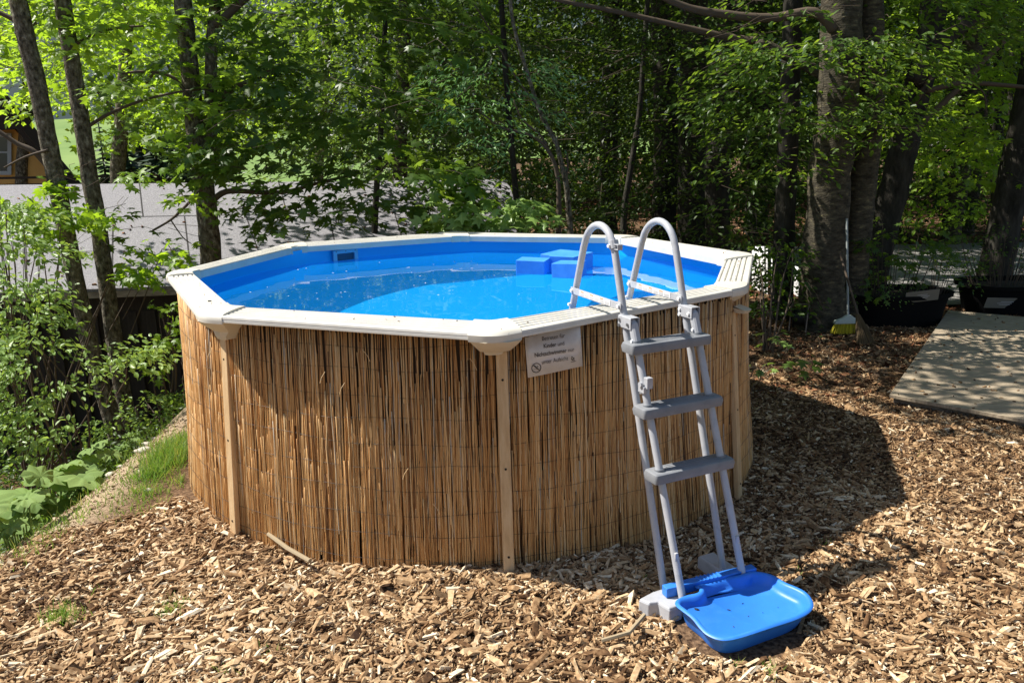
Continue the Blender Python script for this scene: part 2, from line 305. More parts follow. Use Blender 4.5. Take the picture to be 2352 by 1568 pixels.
for k in range(8):
    h, j = (k-1) % 8, (k+1) % 8
    def on(P, a, b, s): d = P[b]-P[a]; d = d/np.linalg.norm(d); return P[a]+d*s
    Li, Lo_ = .085, .135
    i0, i1 = on(II, k, h, Li), on(II, k, j, Li); o0, o1 = on(OO, k, h, Lo_), on(OO, k, j, Lo_)
    st = [(i0, o0)]
    for t in np.linspace(.0, 1, 7):
        def bez(a, b, c): return (1-t)**2*a+2*t*(1-t)*b+t*t*c
        a0, a1 = on(II, k, h, Li*.35), on(II, k, j, Li*.35); b0, b1 = on(OO, k, h, Lo_*.55), on(OO, k, j, Lo_*.55)
        st.append((bez(a0, II[k], a1), bez(b0, OO[k], b1)))
    st.append((i1, o1)); mb = MB(); loft(mb, st, cprof); o = mb.build('corner_cap', M['cap'], pool, smooth=True, auto=38)
    # tapered bracket under the cap
    ang = math.atan2(OO[k][1], OO[k][0]); ur = np.array([math.cos(ang), math.sin(ang)]); ut = np.array([-ur[1], ur[0]])
    def pt(r, t, z): return (*(ur*r+ut*t), z)
    ro = np.linalg.norm(OO[k]); mb = MB()
    ring = []
    for z, rout, wd in ((1.160, ro-.018, .115), (1.140, ro-.035, .10), (1.10, ro-.085, .068), (1.072, 1.955, .046), (1.055, 1.945, .04)):
        ring.append([pt(1.872, -wd, z), pt(rout-wd*.35, -wd, z), pt(rout, -wd*.45, z), pt(rout, wd*.45, z), pt(rout-wd*.35, wd, z), pt(1.872, wd, z)])
    mb.rings(ring[::-1], True, True, True); mb.build('bracket', M['bracket'], pool, smooth=True, auto=30)
    # timber batten
    bt = {1: ((-1.261, -1.368), (-1.275, -1.475)), 2: ((.150, -1.885), (.165, -1.985)), 3: ((1.455, -1.15), (1.52, -1.225))}.get(k)
    if bt is None: bt = (ur*1.885, ur*1.94)
    a, b = np.array(bt[0]), np.array(bt[1]); a = a*(1+.012/np.linalg.norm(a)); b = b*max(1, 1.972/np.linalg.norm(b)); ur2 = b/np.linalg.norm(b); ut2 = np.array([-ur2[1], ur2[0]])
    mb = MB(); ring = []
    for z, P in ((-.06, b), (1.062, a)):
        ring.append([(*(P+ur2*x+ut2*y), z) for x, y in ((-.016, -.026), (.014, -.026), (.014, .026), (-.016, .026))])
    mb.rings(ring, True, True, True); bo = mb.build('batten', M['batten'], pool, bevel=.003)
    for z in (.93, .5, .06):
        t = (z+.06)/1.105; P = b+(a-b)*t; mb = MB(); mb.tube([(*(P+ur2*.012), z), (*(P+ur2*.0165), z)], .006, 8); mb.build('screw', M['hole'], bo)
# steel wall and liner
def railR(A):
    A = np.asarray(A, float); out = np.full(A.shape, 9.); c_, s_ = np.cos(A), np.sin(A)
    for k in range(8):
        p, q = OO[k], OO[(k+1) % 8]; e = q-p; den = c_*e[1]-s_*e[0]; t = (p[0]*e[1]-p[1]*e[0])/np.where(abs(den) < 1e-9, 1e-9, den); out = np.where((t > 0) & (t < out), t, out)
    return out
def cyl(r, z0, z1, n=96, r1=None):
    r1 = r if r1 is None else r1; a = np.arange(n)/n*2*pi
    return [np.stack([q*np.cos(a), q*np.sin(a), np.full(n, z)], -1) for q, z in ((r, z0), (r1, z1))]
mb = MB(); a = np.arange(160)/160*2*pi; Rt = np.minimum(1.865, railR(a)-.035)
mb.rings([np.stack([(1.865*(1-f)+Rt*f)*np.cos(a), (1.865*(1-f)+Rt*f)*np.sin(a), np.full(160, z)], -1) for z, f in ((-.05, 0), (.6, .5), (1.18, 1))]); mb.build('steel_wall', M['shaded_steel'], pool, smooth=True)
mb = MB(); a = np.arange(160)/160*2*pi
rr = []
for z in np.concatenate([[-.01], np.linspace(.0, 1.17, 14)]):
    wob = .004*np.sin(a*40+z*30*np.sin(a*3))*sstep(.9, 1.15, z)+.003*np.sin(a*9+z*6)
    Rq = 1.845+(np.minimum(1.845, railR(a)-.05)-1.845)*np.clip(z/1.1, 0, 1); rr.append(np.stack([(Rq+wob)*np.cos(a), (Rq+wob)*np.sin(a), np.full(160, z)], -1))
mb.rings(rr, True, True, False); liner = mb.build('liner', M['liner'], pool, smooth=True, auto=50)
liner.cycles.is_caustics_receiver = True
# reeds
def reeds():
    N = 1900; ang = (np.arange(N)+rng.uniform(-.45, .45, N))/N*2*pi; n2 = 2300; ang = np.concatenate([ang, pi-.35+(np.arange(n2)+rng.uniform(-.5, .5, n2))/n2*(pi+.6)]); N += n2
    R0 = 1.905+rng.uniform(-.003, .0025, N)-.004*(np.arange(N) < N*.55); top = 1.163+rng.uniform(-.025, .008, N); bot = -.10+rng.uniform(-.02, .03, N)
    top[1900:] = rng.uniform(.25, 1.16, N-1900); bot[1900:] = np.maximum(-.10, top[1900:]-rng.uniform(.35, 1.1, N-1900)); top[1900:] = np.maximum(top[1900:], bot[1900:]+.3)
    lean = rng.normal(0, .006, N); rad_ = rng.uniform(.002, .0037, N); nb = 5; lev = np.linspace(0, 1, 6)
    V = []; rnd = []
    bulge = rng.normal(0, .0009, (N, 6)); sl = rng.normal(0, .002, (N, 6))
    for k, t in enumerate(lev):
        z = bot+(top-bot)*t; tz = (z+.1)/1.26; A = ang+(lean*(top-bot)*(t-.5)*2+sl[:, k])/1.9; R_ = R0+(1-tz)*.062-.03+bulge[:, k]; R_ = R_-np.clip(R_-(railR(A)-.012), 0, .1)*tz
        # under the straight rims the wall tucks in
        cx, cy = R_*np.cos(A), R_*np.sin(A)
        for q in range(nb):
            th = q/nb*2*pi; dr, dt = rad_*math.cos(th), rad_*math.sin(th)
            V.append(np.stack([cx+np.cos(A)*dr-np.sin(A)*dt, cy+np.sin(A)*dr+np.cos(A)*dt, z], -1))
    V = np.stack(V, 1)  # N,30,3
    tf = [(k*nb+i, k*nb+(i+1) % nb, (k+1)*nb+(i+1) % nb, (k+1)*nb+i) for k in range(5) for i in range(nb)]+[tuple(range(25, 30))]
    flat = np.concatenate([np.array(f) for f in tf]); idx = (flat[None]+(np.arange(N)*30)[:, None]).ravel()
    c = np.clip(rng.normal(.56, .20, N)-.3*(rng.random(N) < .09), 0, 1); me = bpy.data.meshes.new('reed_mat')
    fillm(me, V.reshape(-1, 3), idx, np.tile([len(f) for f in tf], N), np.repeat(c, 30), True)
    return link('reed_mat', me, M['reed'], pool)
rm = reeds()
mb = MB()
for z in np.arange(.02, 1.12, .118):
    aa = np.linspace(pi-.4, 2*pi+.3, 260); Rw = 1.877+(1.125-z)*.053
    z_ = z+.006*np.sin(aa*17+z*9)+.008*np.sin(aa*5+z*31)
    mb.tube(np.stack([(Rw+.002*np.sin(aa*90))*np.cos(aa), (Rw+.002*np.sin(aa*90))*np.sin(aa), z_], -1), .0009, 4)
mb.build('wire', M['wire'], rm)
# loose straw sticking out of the mat
mb = MB()
for px, py in ((780, 905), (925, 1100), (1095, 600+250), (735, 880), (850, 830), (1010, 1180), (600, 940), (475, 830)):
    d = ray(px, py); A2 = d[0]**2+d[1]**2; B2 = 2*(CAM[0]*d[0]+CAM[1]*d[1]); C2 = CAM[0]**2+CAM[1]**2-1.93**2; t = (-B2-math.sqrt(max(B2*B2-4*A2*C2, 0)))/2/A2; P = CAM+d*t
    s = rng.choice([-1, 1]); mb = MB(); mb.tube([P, P+np.array([.01*s, -.006, .03]), P+np.array([.03*s, -.012, .06])], .0014, 4, r=.9)
    mb.build('loose_straw', M['reed'], rm)
# skimmer plate on the far wall
sk0, sk1 = aty(768, 570, 1.55), aty(819, 596, 1.55)
sc = (sk0+sk1)/2; ang = math.atan2(1.50, sc[0]*1.0); ang = math.atan2(math.sqrt(1.84**2-1.10**2), -1.10)
ur = np.array([math.cos(ang), math.sin(ang)]); ut = np.array([-ur[1], ur[0]]); Rm = np.array([[ut[0], ur[0], 0], [ut[1], ur[1], 0], [0, 0, 1]])
def rb(x, y, z): return np.array([*(ut*x+ur*y), z])
mb = MB(); Rk = 1.815
for (x, z, a, h) in ((0, 1.118, .235, .03), (0, 1.02, .235, .02), (-.10, 1.068, .035, .076), (.10, 1.068, .035, .076)): mb.box(rb(x, Rk, z), (a, .02, h), Rm)
skm = mb.build('skimmer_plate', M['skimmer'], pool, bevel=.002)
mb = MB(); mb.box(rb(0, Rk+.014, 1.068), (.165, .006, .078), Rm); mb.build('skimmer_mouth', M['mouth'], skm)
for x in (-.09, 0, .09): mb = MB(); mb.tube([rb(x, Rk-.008, 1.122), rb(x, Rk-.0125, 1.122)], .005, 8); mb.build('screw', M['bolt_dark'], skm)

# water
WZ = 1.047
mb = MB(); a = np.arange(96)/96*2*pi; ring = lambda r: np.stack([r*np.cos(a), r*np.sin(a), np.full(96, WZ)], -1)
rw_ = np.minimum(1.838, railR(a)-.055); mb.rings([np.stack([rw_*np.cos(a), rw_*np.sin(a), np.full(96, WZ)], -1), ring(.9), ring(.02)], True, False, True)
wat = tag(mb.build('water', M['water'], smooth=True), kind='structure'); wat.cycles.is_caustics_caster = True
# floating blue blocks
def block(pl, pr, depth, h, label, tilt=0.):
    A, B = atz(*pl, WZ), atz(*pr, WZ); d = B-A; L_ = np.linalg.norm(d); d /= L_; n = np.array([-d[1], d[0], 0])
    c = (A+B)/2+n*depth/2; mb = MB(); mb.box((0, 0, 0), (L_, depth, h+.03), np.stack([d, n, [0, 0, 1]], 1))
    o = bpy.data.objects.new('x', None); bpy.data.objects.remove(o)
    o = mb.build('foam_block', M['block'], bevel=.004); o.location = (c[0], c[1], WZ+(h-.03)/2); o.rotation_euler = (tilt, tilt*.6, 0)
    return tag(o, label, 'float', 'blue foam blocks floating in the pool')
block((1185, 628), (1251, 630), .17, .10, 'single blue foam block floating apart, left of the cluster', .02)
block((1267, 636), (1328, 639), .20, .10, 'frontmost blue foam block of the floating cluster', -.03)
block((1260, 622), (1318, 624), .26, .115, 'left rear blue foam block of the floating cluster', .02)
block((1319, 624), (1362, 612), .30, .115, 'right rear blue foam block of the floating cluster', .015)
# petals and specks floating
mb = MB()
for i in range(28):
    px, py = (rng.uniform(560, 1180), rng.uniform(598, 690)) if i < 60 else (rng.uniform(900, 1500), rng.uniform(585, 680))
    P = atz(px, py, WZ+.002)
    if np.hypot(P[0], P[1]) > 1.72: continue
    s = rng.uniform(.002, .006); t = rng.uniform(0, pi); n = 5; a5 = np.arange(n)/n*2*pi+t
    mb.add([(P[0]+s*math.cos(q)*1.4, P[1]+s*math.sin(q)*.7, P[2]+.0005*math.sin(q)) for q in a5], [tuple(range(n))])
tag(mb.build('floating_pollen', M['white']), kind='stuff')

# ------------------------------------------------------------ ladder
LX, LY, LP, LW = .8602, -2.2688, .4007, .3399
ld_, lm_ = np.array([math.cos(LP), math.sin(LP)]), np.array([math.sin(LP), -math.cos(LP)])
BH, A2_, B2_, NA, ZA, AI, BI = -.3025, .1466, -.3693, -.5881, 1.6393, -1.2475, .3421
def lp(s, n, z): return np.array([*(np.array([LX, LY])+ld_*s+lm_*n), z])
Rl = np.array([[ld_[0], lm_[0], 0], [ld_[1], lm_[1], 0], [0, 0, 1]])
lad = empty('pool_ladder', (LX, LY, 0), 'grey A-frame ladder with two hooped handrails over the pool rim', 'ladder')
def projy(P): d = P-CAM; return 784-FPX*(d@up)/(d@fw)
def zleg(py, a, b, s=0):
    lo_, hi = -.1, 1.6
    for _ in range(40):
        m_ = (lo_+hi)/2
        if projy(lp(s, a+b*m_, m_)) > py: lo_ = m_
        else: hi = m_
    return lo_
TR = .0172
for s in (0, LW):
    # outer leg straight up, arc, inner leg down
    zt = 1.50; no, ni = BH*zt, AI+BI*zt
    P = [lp(s, BH*z, z) for z in (-.02, .5, 1., 1.3, 1.45, zt)]
    for t in np.linspace(.12, .88, 11):
        b0, b3 = np.array([no, zt]), np.array([ni, zt]); b1 = b0+np.array([BH, 1])*.155; b2 = b3+np.array([BI, 1])*.155
        q = (1-t)**3*b0+3*t*(1-t)**2*b1+3*t*t*(1-t)*b2+t**3*b3; P.append(lp(s, q[0], q[1]))
    P += [lp(s, AI+BI*z, z) for z in (zt, 1.35, 1.2, .9, .5, .02)]
    mb = MB(); mb.tube(P, TR, 16); mb.build('handrail', M['tube'], lad, smooth=True, auto=50)
    zs = zleg(745, A2_, B2_, s) if s == 0 else zleg(720, A2_, B2_, s)
    mb = MB(); mb.tube([lp(s, A2_+B2_*z, z) for z in (-.02, .3, .6, zs-.02)], TR, 16); leg = mb.build('leg', M['tube'], lad, smooth=True, auto=50)
    mb = MB(); zc = .22; mb.box(lp(s-.004, A2_+B2_*zc+.013, zc), (.016, .012, .05), Rl); mb.build('spring_button', M['tube'], leg, bevel=.003)
    # hinge bracket
    zh = zs+.0; mb = MB()
    for sd in (-1, 1):
        mb.box(lp(s+sd*.0225, (BH*zh+A2_+B2_*zh)/2-.004, zh+.004), (.004, .105, .052), Rl)
    nh = (BH*zh+A2_+B2_*zh)/2-.004
    mb.box(lp(s, nh, zh+.0305), (.045, .10, .004), Rl)
    mb.tube([lp(s, A2_+B2_*(zh-.09), zh-.09), lp(s, A2_+B2_*(zh+.0), zh+.0), lp(s, A2_+B2_*(zh+.02)-.006, zh+.022)], [.0215, .0215, .013], 14)
    br = mb.build('hinge_bracket', M['tread'] if False else M['tube'], lad, bevel=.003)
    for dn, dz in ((-.037, .012), (-.037, -.014), (.03, .0)):
        mb = MB(); mb.tube([lp(s-.024, nh+dn, zh+dz), lp(s-.031, nh+dn, zh+dz)], .0075, 10); mb.build('bolt', M['bolt_dark'] if s == 0 else M['bolt'], br, smooth=True, auto=40)
    mb = MB(); mb.tube([lp(s-.02, A2_+B2_*(zh-.07), zh-.07), lp(s-.028, A2_+B2_*(zh-.07), zh-.07)], .007, 10); mb.build('bolt', M['bolt'], br, smooth=True, auto=40)
    # flat bar with warning label
    zb0 = zleg(666 if s == 0 else 650, AI, BI, s); zb1 = zleg(702 if s == 0 else 684, 0, BH, s)
    Pi, Po = lp(s-.019, AI+BI*zb0, zb0), lp(s-.019, BH*zb1, zb1); dv = (Po-Pi)/np.linalg.norm(Po-Pi); upv = np.cross(np.array([ld_[0], ld_[1], 0]), dv); upv /= np.linalg.norm(upv); upv *= np.sign(upv[2])
    Rb = np.stack([dv, np.array([ld_[0], ld_[1], 0]), upv], 1); mb = MB(); Lb = np.linalg.norm(Po-Pi)
    mb.box((Pi+Po)/2, (Lb+.03, .004, .034), Rb); bar = mb.build('side_bar', M['tube'], lad, bevel=.0015)
    mb = MB(); mb.box((Pi+Po)/2-np.array([ld_[0], ld_[1], 0])*.003, (Lb*.66, .0012, .026), Rb); lab = mb.build('warning_label', M['white'], bar)
    for k in range(6):
        c = (Pi+Po)/2-np.array([ld_[0], ld_[1], 0])*.0042+dv*(k-2.5)*Lb*.66/6.3
        mb = MB(); mb.box(c-upv*.003, (Lb*.085, .0008, .014), Rb); mb.build('small_print', M['grey_print'], lab)
        if k % 2 == 0:
            mb = MB(); mb.box(c+upv*.009, (Lb*.07, .0008, .0045), Rb); mb.build('orange_mark', M['orange'], lab)
    for P in (Pi, Po):
        mb = MB(); q = np.array([ld_[0], ld_[1], 0]); mb.tube([P-q*.003, P-q*.012], .008, 10); mb.build('bolt', M['bolt'], bar, smooth=True, auto=40)
    mb = MB(); q = np.array([ld_[0], ld_[1], 0]); z = zb0-.075; P = lp(s-.012, AI+BI*z, z); mb.tube([P, P-q*.018], .008, 10); mb.build('bolt', M['bolt'], lad, smooth=True, auto=40)
# treads
for py in (786, 932, 1080):
    z = zleg(py, A2_, B2_, 0); n = A2_+B2_*z; mb = MB()
    def rr_(x0, x1, y0, y1, r, zz):
        out = []
        for cx, cy, a0 in ((x1-r, y0+r, -90), (x1-r, y1-r, 0), (x0+r, y1-r, 90), (x0+r, y0+r, 180)):
            for q in range(4): t = rad(a0+q*30); out.append(lp(cx+r*math.cos(t), n+cy+r*math.sin(t), zz))
        return out
    x0, x1 = -.052, LW+.052
    mb.rings([rr_(x0+.004, x1-.004, -.050, .046, .012, z-.045), rr_(x0, x1, -.055, .05, .014, z-.02), rr_(x0+.004, x1-.004, -.05, .044, .014, z-.004), rr_(x0+.010, x1-.010, -.044, .037, .012, z)], True, True, True)
    tr = mb.build('tread', M['tread'], lad, smooth=True, auto=35)
    for s in (0, LW):
        mb = MB(); mb.tube([lp(s, n-.001*B2_, z-.002), lp(s, n+B2_*.004, z+.006)], .0235, 16); mb.build('collar', M['tread'], tr, smooth=True, auto=40)
    mb = MB()
    for q in range(5): mb.box(lp(LW/2, n-.034+q*.0155, z+.0008), (LW-.09, .003, .0016), Rl)
    mb.build('grip_strip', M['tread'], tr)
# clips
zc = zleg(885, A2_, B2_, 0); nc = A2_+B2_*zc; mb = MB(); mb.tube([lp(0, nc+.006, zc-.035), lp(0, nc-.006, zc+.0)], .0235, 12); mb.box(lp(.0, nc+.03, zc+.02), (.03, .03, .05), Rl); mb.box(lp(-.02, nc+.012, zc-.012), (.012, .045, .03), Rl)
cl = mb.build('latch', M['tube'], lad, bevel=.002)
mb = MB(); mb.tube([lp(-.022, nc+.012, zc+.012), lp(-.034, nc+.012, zc+.012)], .012, 12); mb.build('latch_knob', M['tube'], cl, smooth=True, auto=40)
zc = zleg(562, 0, BH, 0); nc = BH*zc; mb = MB(); mb.tube([lp(0, nc+.006, zc-.018), lp(0, nc-.006, zc+.018)], .0235, 12); mb.box(lp(.0, nc+.036, zc+.004), (.026, .034, .004), Rl); mb.box(lp(.0, nc+.036, zc-.018), (.026, .034, .004), Rl); mb.box(lp(.0, nc+.052, zc-.007), (.026, .004, .024), Rl)
cl = mb.build('clip', M['tube'], lad, bevel=.001)
mb = MB(); mb.tube([lp(-.022, nc, zc-.004), lp(-.033, nc, zc-.004)], .008, 10); mb.build('bolt', M['bolt'], cl, smooth=True, auto=40)
# feet
def footpoly(pts, z0, z1, name):
    P = np.array(pts); c = P.mean(0); mb = MB()
    mb.rings([[(*p, z0) for p in P], [(*p, z1-.012) for p in P], [(*(c+(p-c)*.93), z1) for p in P]], True, True, True)
    return mb.build(name, M['tube'], lad, bevel=.004)
fp = [atz(x, y, .045)[:2] for x, y in ((1467, 1374), (1497, 1358), (1516, 1352), (1530, 1330), (1566, 1338), (1572, 1372), (1566, 1388), (1538, 1398), (1512, 1382), (1490, 1384))]
footpoly(fp[::-1], -.03, .045, 'foot')
fr = [lp(LW+a, b, 0)[:2] for a, b in ((-.03, -.16), (.06, -.16), (.06, .15), (-.03, .15))]
footpoly(fr[::-1], -.03, .04, 'foot')

# ------------------------------------------------------------ foot bath tray
def chaikin(P, n=2):
    P = np.array(P)
    for _ in range(n):
        Q = np.roll(P, -1, 0); P = np.stack([P*.75+Q*.25, P*.25+Q*.75], 1).reshape(-1, P.shape[1])
    return P
RZ = .082
rimpx = [(1592, 1346), (1608, 1352), (1604, 1360), (1575, 1362), (1553, 1370), (1549, 1386), (1566, 1402), (1590, 1420), (1604, 1436), (1622, 1452), (1655, 1466), (1690, 1466), (1735, 1454), (1790, 1434), (1830, 1418), (1862, 1400), (1872, 1384), (1858, 1362), (1830, 1348), (1804, 1336), (1784, 1318), (1755, 1309), (1722, 1309), (1706, 1318), (1690, 1322), (1660, 1322), (1630, 1331), (1606, 1338)]
rp = chaikin([atz(x, y, RZ) for x, y in rimpx], 2)
wv = .006*np.sin(np.linspace(0, 2*pi, len(rp), endpoint=False)*5+1)
rp[:, 2] += wv
cen = rp.mean(0); tan = np.roll(rp, -1, 0)-np.roll(rp, 1, 0); tan /= np.linalg.norm(tan, axis=1)[:, None]
nrm = np.stack([tan[:, 1], -tan[:, 0], np.zeros(len(rp))], 1)
if ((rp-cen)*nrm).sum() < 0: nrm = -nrm
def ofs(d, z, zk=1.):
    base = rp.copy(); Q = base-nrm*min(d, .03); Q = cen+(Q-cen)*(1-max(d-.03, 0)/.27); Q[:, 2] = z+(rp[:, 2]-RZ)*zk; return Q
tray = empty('foot_bath', (cen[0], cen[1], 0), 'shallow blue plastic foot bath hooked round the ladder feet', 'tray')
mb = MB()
mb.rings([ofs(.055, -.02, 0), ofs(.045, .0, 0), ofs(.026, RZ-.022), ofs(.006, RZ-.018), ofs(0, RZ-.006), ofs(.006, RZ), ofs(.016, RZ), ofs(.024, RZ-.008), ofs(.033, .055, 0), ofs(.042, .040, 0), ofs(.06, .034, 0)], True, True, True)
mb.build('basin', M['tray'], tray, smooth=True, auto=60)
mb = MB(); A, B = atz(1526, 1348, .09), atz(1732, 1300, .09); d = (B-A)/np.linalg.norm(B-A); n = np.array([-d[1], d[0], 0]); Rb = np.stack([d, n, [0, 0, 1]], 1)
c = (A+B)/2+d*.0; mb.box(c-np.array([0, 0, .02]), (np.linalg.norm(B-A), .042, .045), Rb)
for q in range(6): mb.box(c+d*(-.06+q*.021)+np.array([0, 0, .002]), (.011, .044, .008), Rb)
mb.build('handle', M['tray'], tray, smooth=False, bevel=.007)
def dirt(px, py, z, s, sy, m='hole', rot=0):
    P = atz(px, py, z); mb = MB(); k = 7; a7 = np.arange(k)/k*2*pi; rr7 = rng.uniform(.6, 1.2, k)
    mb.add([(P[0]+s*rr7[i]*math.cos(a7[i])*math.cos(rot)-sy*rr7[i]*math.sin(a7[i])*math.sin(rot), P[1]+s*rr7[i]*math.cos(a7[i])*math.sin(rot)+sy*rr7[i]*math.sin(a7[i])*math.cos(rot), P[2]) for i in range(k)]+[(P[0], P[1], P[2]+.003)], [(i, (i+1) % k, k) for i in range(k)])
    return mb
mm = MB()
for a_ in ((1597, 1387, .018, .024, .016, 0), (1600, 1398, .018, .008, .012, 1), (1675, 1400, .0165, .014, .0022, 2.5), (1706, 1385, .0165, .008, .0015, .4), (1719, 1414, .0165, .003, .003, 0), (1685, 1438, .0165, .004, .003, 0), (1752, 1406, .0165, .002, .002, 0), (1787, 1394, .0165, .002, .002, 0)):
    d_ = dirt(a_[0], a_[1], .0365, a_[3], a_[4], rot=a_[5]); mm.add(d_.V[0], d_.F)
mm.build('dirt_speck', M['beetle'], tray)
# beetle on the left rim
P = atz(481, 693, 1.203); mb = MB(); mb.box(P+np.array([0, 0, .004]), (.016, .008, .007)); mb.box(P+np.array([.009, 0, .004]), (.006, .006, .005)); tag(mb.build('beetle', M['beetle'], smooth=True, bevel=.002), 'small black beetle sitting on the left section of the white rim', 'beetle')

# ------------------------------------------------------------ paper sign
def oncyl(px, py, R_):
    d = ray(px, py); a_ = d[0]**2+d[1]**2; b_ = 2*(CAM[0]*d[0]+CAM[1]*d[1]); c_ = CAM[0]**2+CAM[1]**2-R_**2
    return CAM+d*(-b_-math.sqrt(b_*b_-4*a_*c_))/2/a_
sg = [oncyl(*p, 1.925) for p in ((1208, 770), (1333, 749), (1338, 845), (1208, 863))]
tl, tr_, br_, bl = sg; sx = ((tr_-tl)+(br_-bl))/2; SWd = np.linalg.norm(sx); ex = sx/SWd; ez = np.array([0, 0, 1.]); ez = ez-ex*(ez@ex); ez /= np.linalg.norm(ez); en = np.cross(ex, ez)
sc_ = sum(sg)/4+en*.003*np.sign(en@(CAM-sg[0])); en = en*np.sign(en@(CAM-sc_)); SH = (tl[2]-bl[2]+tr_[2]-br_[2])/2
sign = empty('paper_sign', sc_, 'laminated paper notice in German hanging on the reed wall below the rim', 'sign')
def sp(x, y, o=0.): return sc_+ex*x+ez*y+en*o
nu = 12; mb = MB(); top_, bot_ = [], []
for i in range(nu+1):
    x = -SWd/2+SWd*i/nu; t = i/nu; wv_ = .002*math.sin(t*5)
    yt = (tl[2]-sc_[2])*(1-t)+(tr_[2]-sc_[2])*t; yb = (bl[2]-sc_[2])*(1-t)+(br_[2]-sc_[2])*t
    top_.append(sp(x, yt, wv_)); bot_.append(sp(x, yb, wv_))
mb.rings([bot_, top_], False); pp = mb.build('sheet', M['paper'], sign, smooth=True); sm = pp.modifiers.new('s', 'SOLIDIFY'); sm.thickness = .0012
Rs = Matrix(((ex[0], ez[0], en[0]), (ex[1], ez[1], en[1]), (ex[2], ez[2], en[2])))
skew = ((tr_[2]-tl[2])+(br_[2]-bl[2]))/2/SWd
bpy.context.view_layer.update()
def text(body, x, y, size, bold=False):
    cu = bpy.data.curves.new('t', 'FONT'); cu.body = body; cu.size = size; cu.align_x = 'LEFT'; cu.offset = .00045 if bold else 0; cu.extrude = 0
    o = bpy.data.objects.new('t', cu); C.objects.link(o); bpy.context.view_layer.update()
    me = bpy.data.meshes.new_from_object(o.evaluated_get(bpy.context.evaluated_depsgraph_get())); bpy.data.objects.remove(o)
    V = np.array([v.co[:] for v in me.vertices]); 
    if len(V) == 0: return 0, None
    wdt = V[:, 0].max(); return wdt, (me, V)
def place_text(parts, yc, size):
    items = [(b, text(b, 0, 0, size, bd)) for b, bd in parts]; sp_ = size*.28
    tot = (sum(i[1][0] for i in items)+sp_*(len(items)-1))*XS; x = -tot/2
    for b, (wd, mv) in items:
        me, V = mv
        for i, v in enumerate(V): p = sp(x+v[0]*XS, yc+v[1], .0045); me.vertices[i].co = p
        me.name = 'lettering'; link('lettering', me, M['ink'], pp); x += (wd+sp_)*XS
TS = .0285; XS = .195/(text('Nichtschwimmer', 0, 0, TS, True)[0]+TS*.28+text('nur', 0, 0, TS)[0])
place_text([('Betreten für', False)], .062, TS)
place_text([('Kinder', True), ('und', False)], .0255, TS)
place_text([('Nichtschwimmer', True), ('nur', False)], -.0115, TS)
place_text([('unter Aufsicht', False)], -.050, TS)
def disc(mb, x, y, r, o=.0045, n=14): mb.add([sp(x+r*math.cos(i/n*2*pi), y+r*math.sin(i/n*2*pi), o) for i in range(n)], [tuple(range(n))])
def strip(mb, pts, w_, o=.0045):
    P = np.array(pts, float); T = np.gradient(P, axis=0); T /= np.linalg.norm(T, axis=1)[:, None]; Nn = np.stack([-T[:, 1], T[:, 0]], 1)
    a_ = [sp(*(p+n_*w_/2), o) for p, n_ in zip(P, Nn)]; b_ = [sp(*(p-n_*w_/2), o) for p, n_ in zip(P, Nn)]; mb.rings([a_, b_], False)
mb = MB(); cx, cy = -.093, -.064; t_ = np.linspace(0, 2*pi, 28); strip(mb, np.stack([cx+.022*np.cos(t_), cy+.022*np.sin(t_)], 1), .0035)
strip(mb, [(cx-.0155, cy+.0155), (cx+.0155, cy-.0155)], .003, .0048); disc(mb, cx+.007, cy+.006, .003); strip(mb, [(cx-.009, cy+.013), (cx+.004, cy-.002), (cx+.007, cy-.006)], .0045, .005)
strip(mb, [(cx-.015, cy-.006), (cx-.007, cy-.0045), (cx, cy-.0065), (cx+.008, cy-.005), (cx+.014, cy-.0055)], .0016, .0052); mb.build('no_diving_pictogram', M['ink'], pp)
mb = MB(); cx, cy = .088, -.052; disc(mb, cx-.004, cy+.014, .0032); disc(mb, cx+.004, cy+.006, .0042); strip(mb, [(cx-.006, cy+.009), (cx-.0055, cy+.002), (cx, cy-.003), (cx+.008, cy-.0045)], .0042, .005)
strip(mb, [(cx-.012, cy-.011), (cx-.005, cy-.009), (cx+.002, cy-.0105), (cx+.009, cy-.0085), (cx+.015, cy-.0095)], .0022, .0052); mb.build('swimmer_pictogram', M['ink'], pp)

# ------------------------------------------------------------ ground scatter
def rotm(yaw, tilt, roll):
    cy_, sy_, ct, st, cr, sr = np.cos(yaw), np.sin(yaw), np.cos(tilt), np.sin(tilt), np.cos(roll), np.sin(roll)
    Z = np.zeros_like(yaw); O = Z+1
    A = np.stack([np.stack([cy_, -sy_, Z], -1), np.stack([sy_, cy_, Z], -1), np.stack([Z, Z, O], -1)], 1)
    B = np.stack([np.stack([ct, Z, st], -1), np.stack([Z, O, Z], -1), np.stack([-st, Z, ct], -1)], 1)
    D = np.stack([np.stack([O, Z, Z], -1), np.stack([Z, cr, -sr], -1), np.stack([Z, sr, cr], -1)], 1)
    return A@B@D
chipt = []
for g in range(5):
    r_ = np.random.default_rng(g); j = lambda s: r_.uniform(-s, s)
    chipt.append([(-.5+j(.12), -.30+j(.2), -.5), (.5+j(.14), -.35+j(.2), -.5), (.42+j(.15), .35+j(.2), -.5), (-.46+j(.14), .4+j(.15), -.5), (-.44+j(.1), -.25+j(.2), .5), (.40+j(.15), -.22+j(.15), .3), (.36+j(.15), .25+j(.15), .45), (-.40+j(.1), .28+j(.15), .4)])
cf = [(0, 3, 2, 1), (4, 5, 6, 7), (0, 1, 5, 4), (1, 2, 6, 5), (2, 3, 7, 6), (3, 0, 4, 7)]
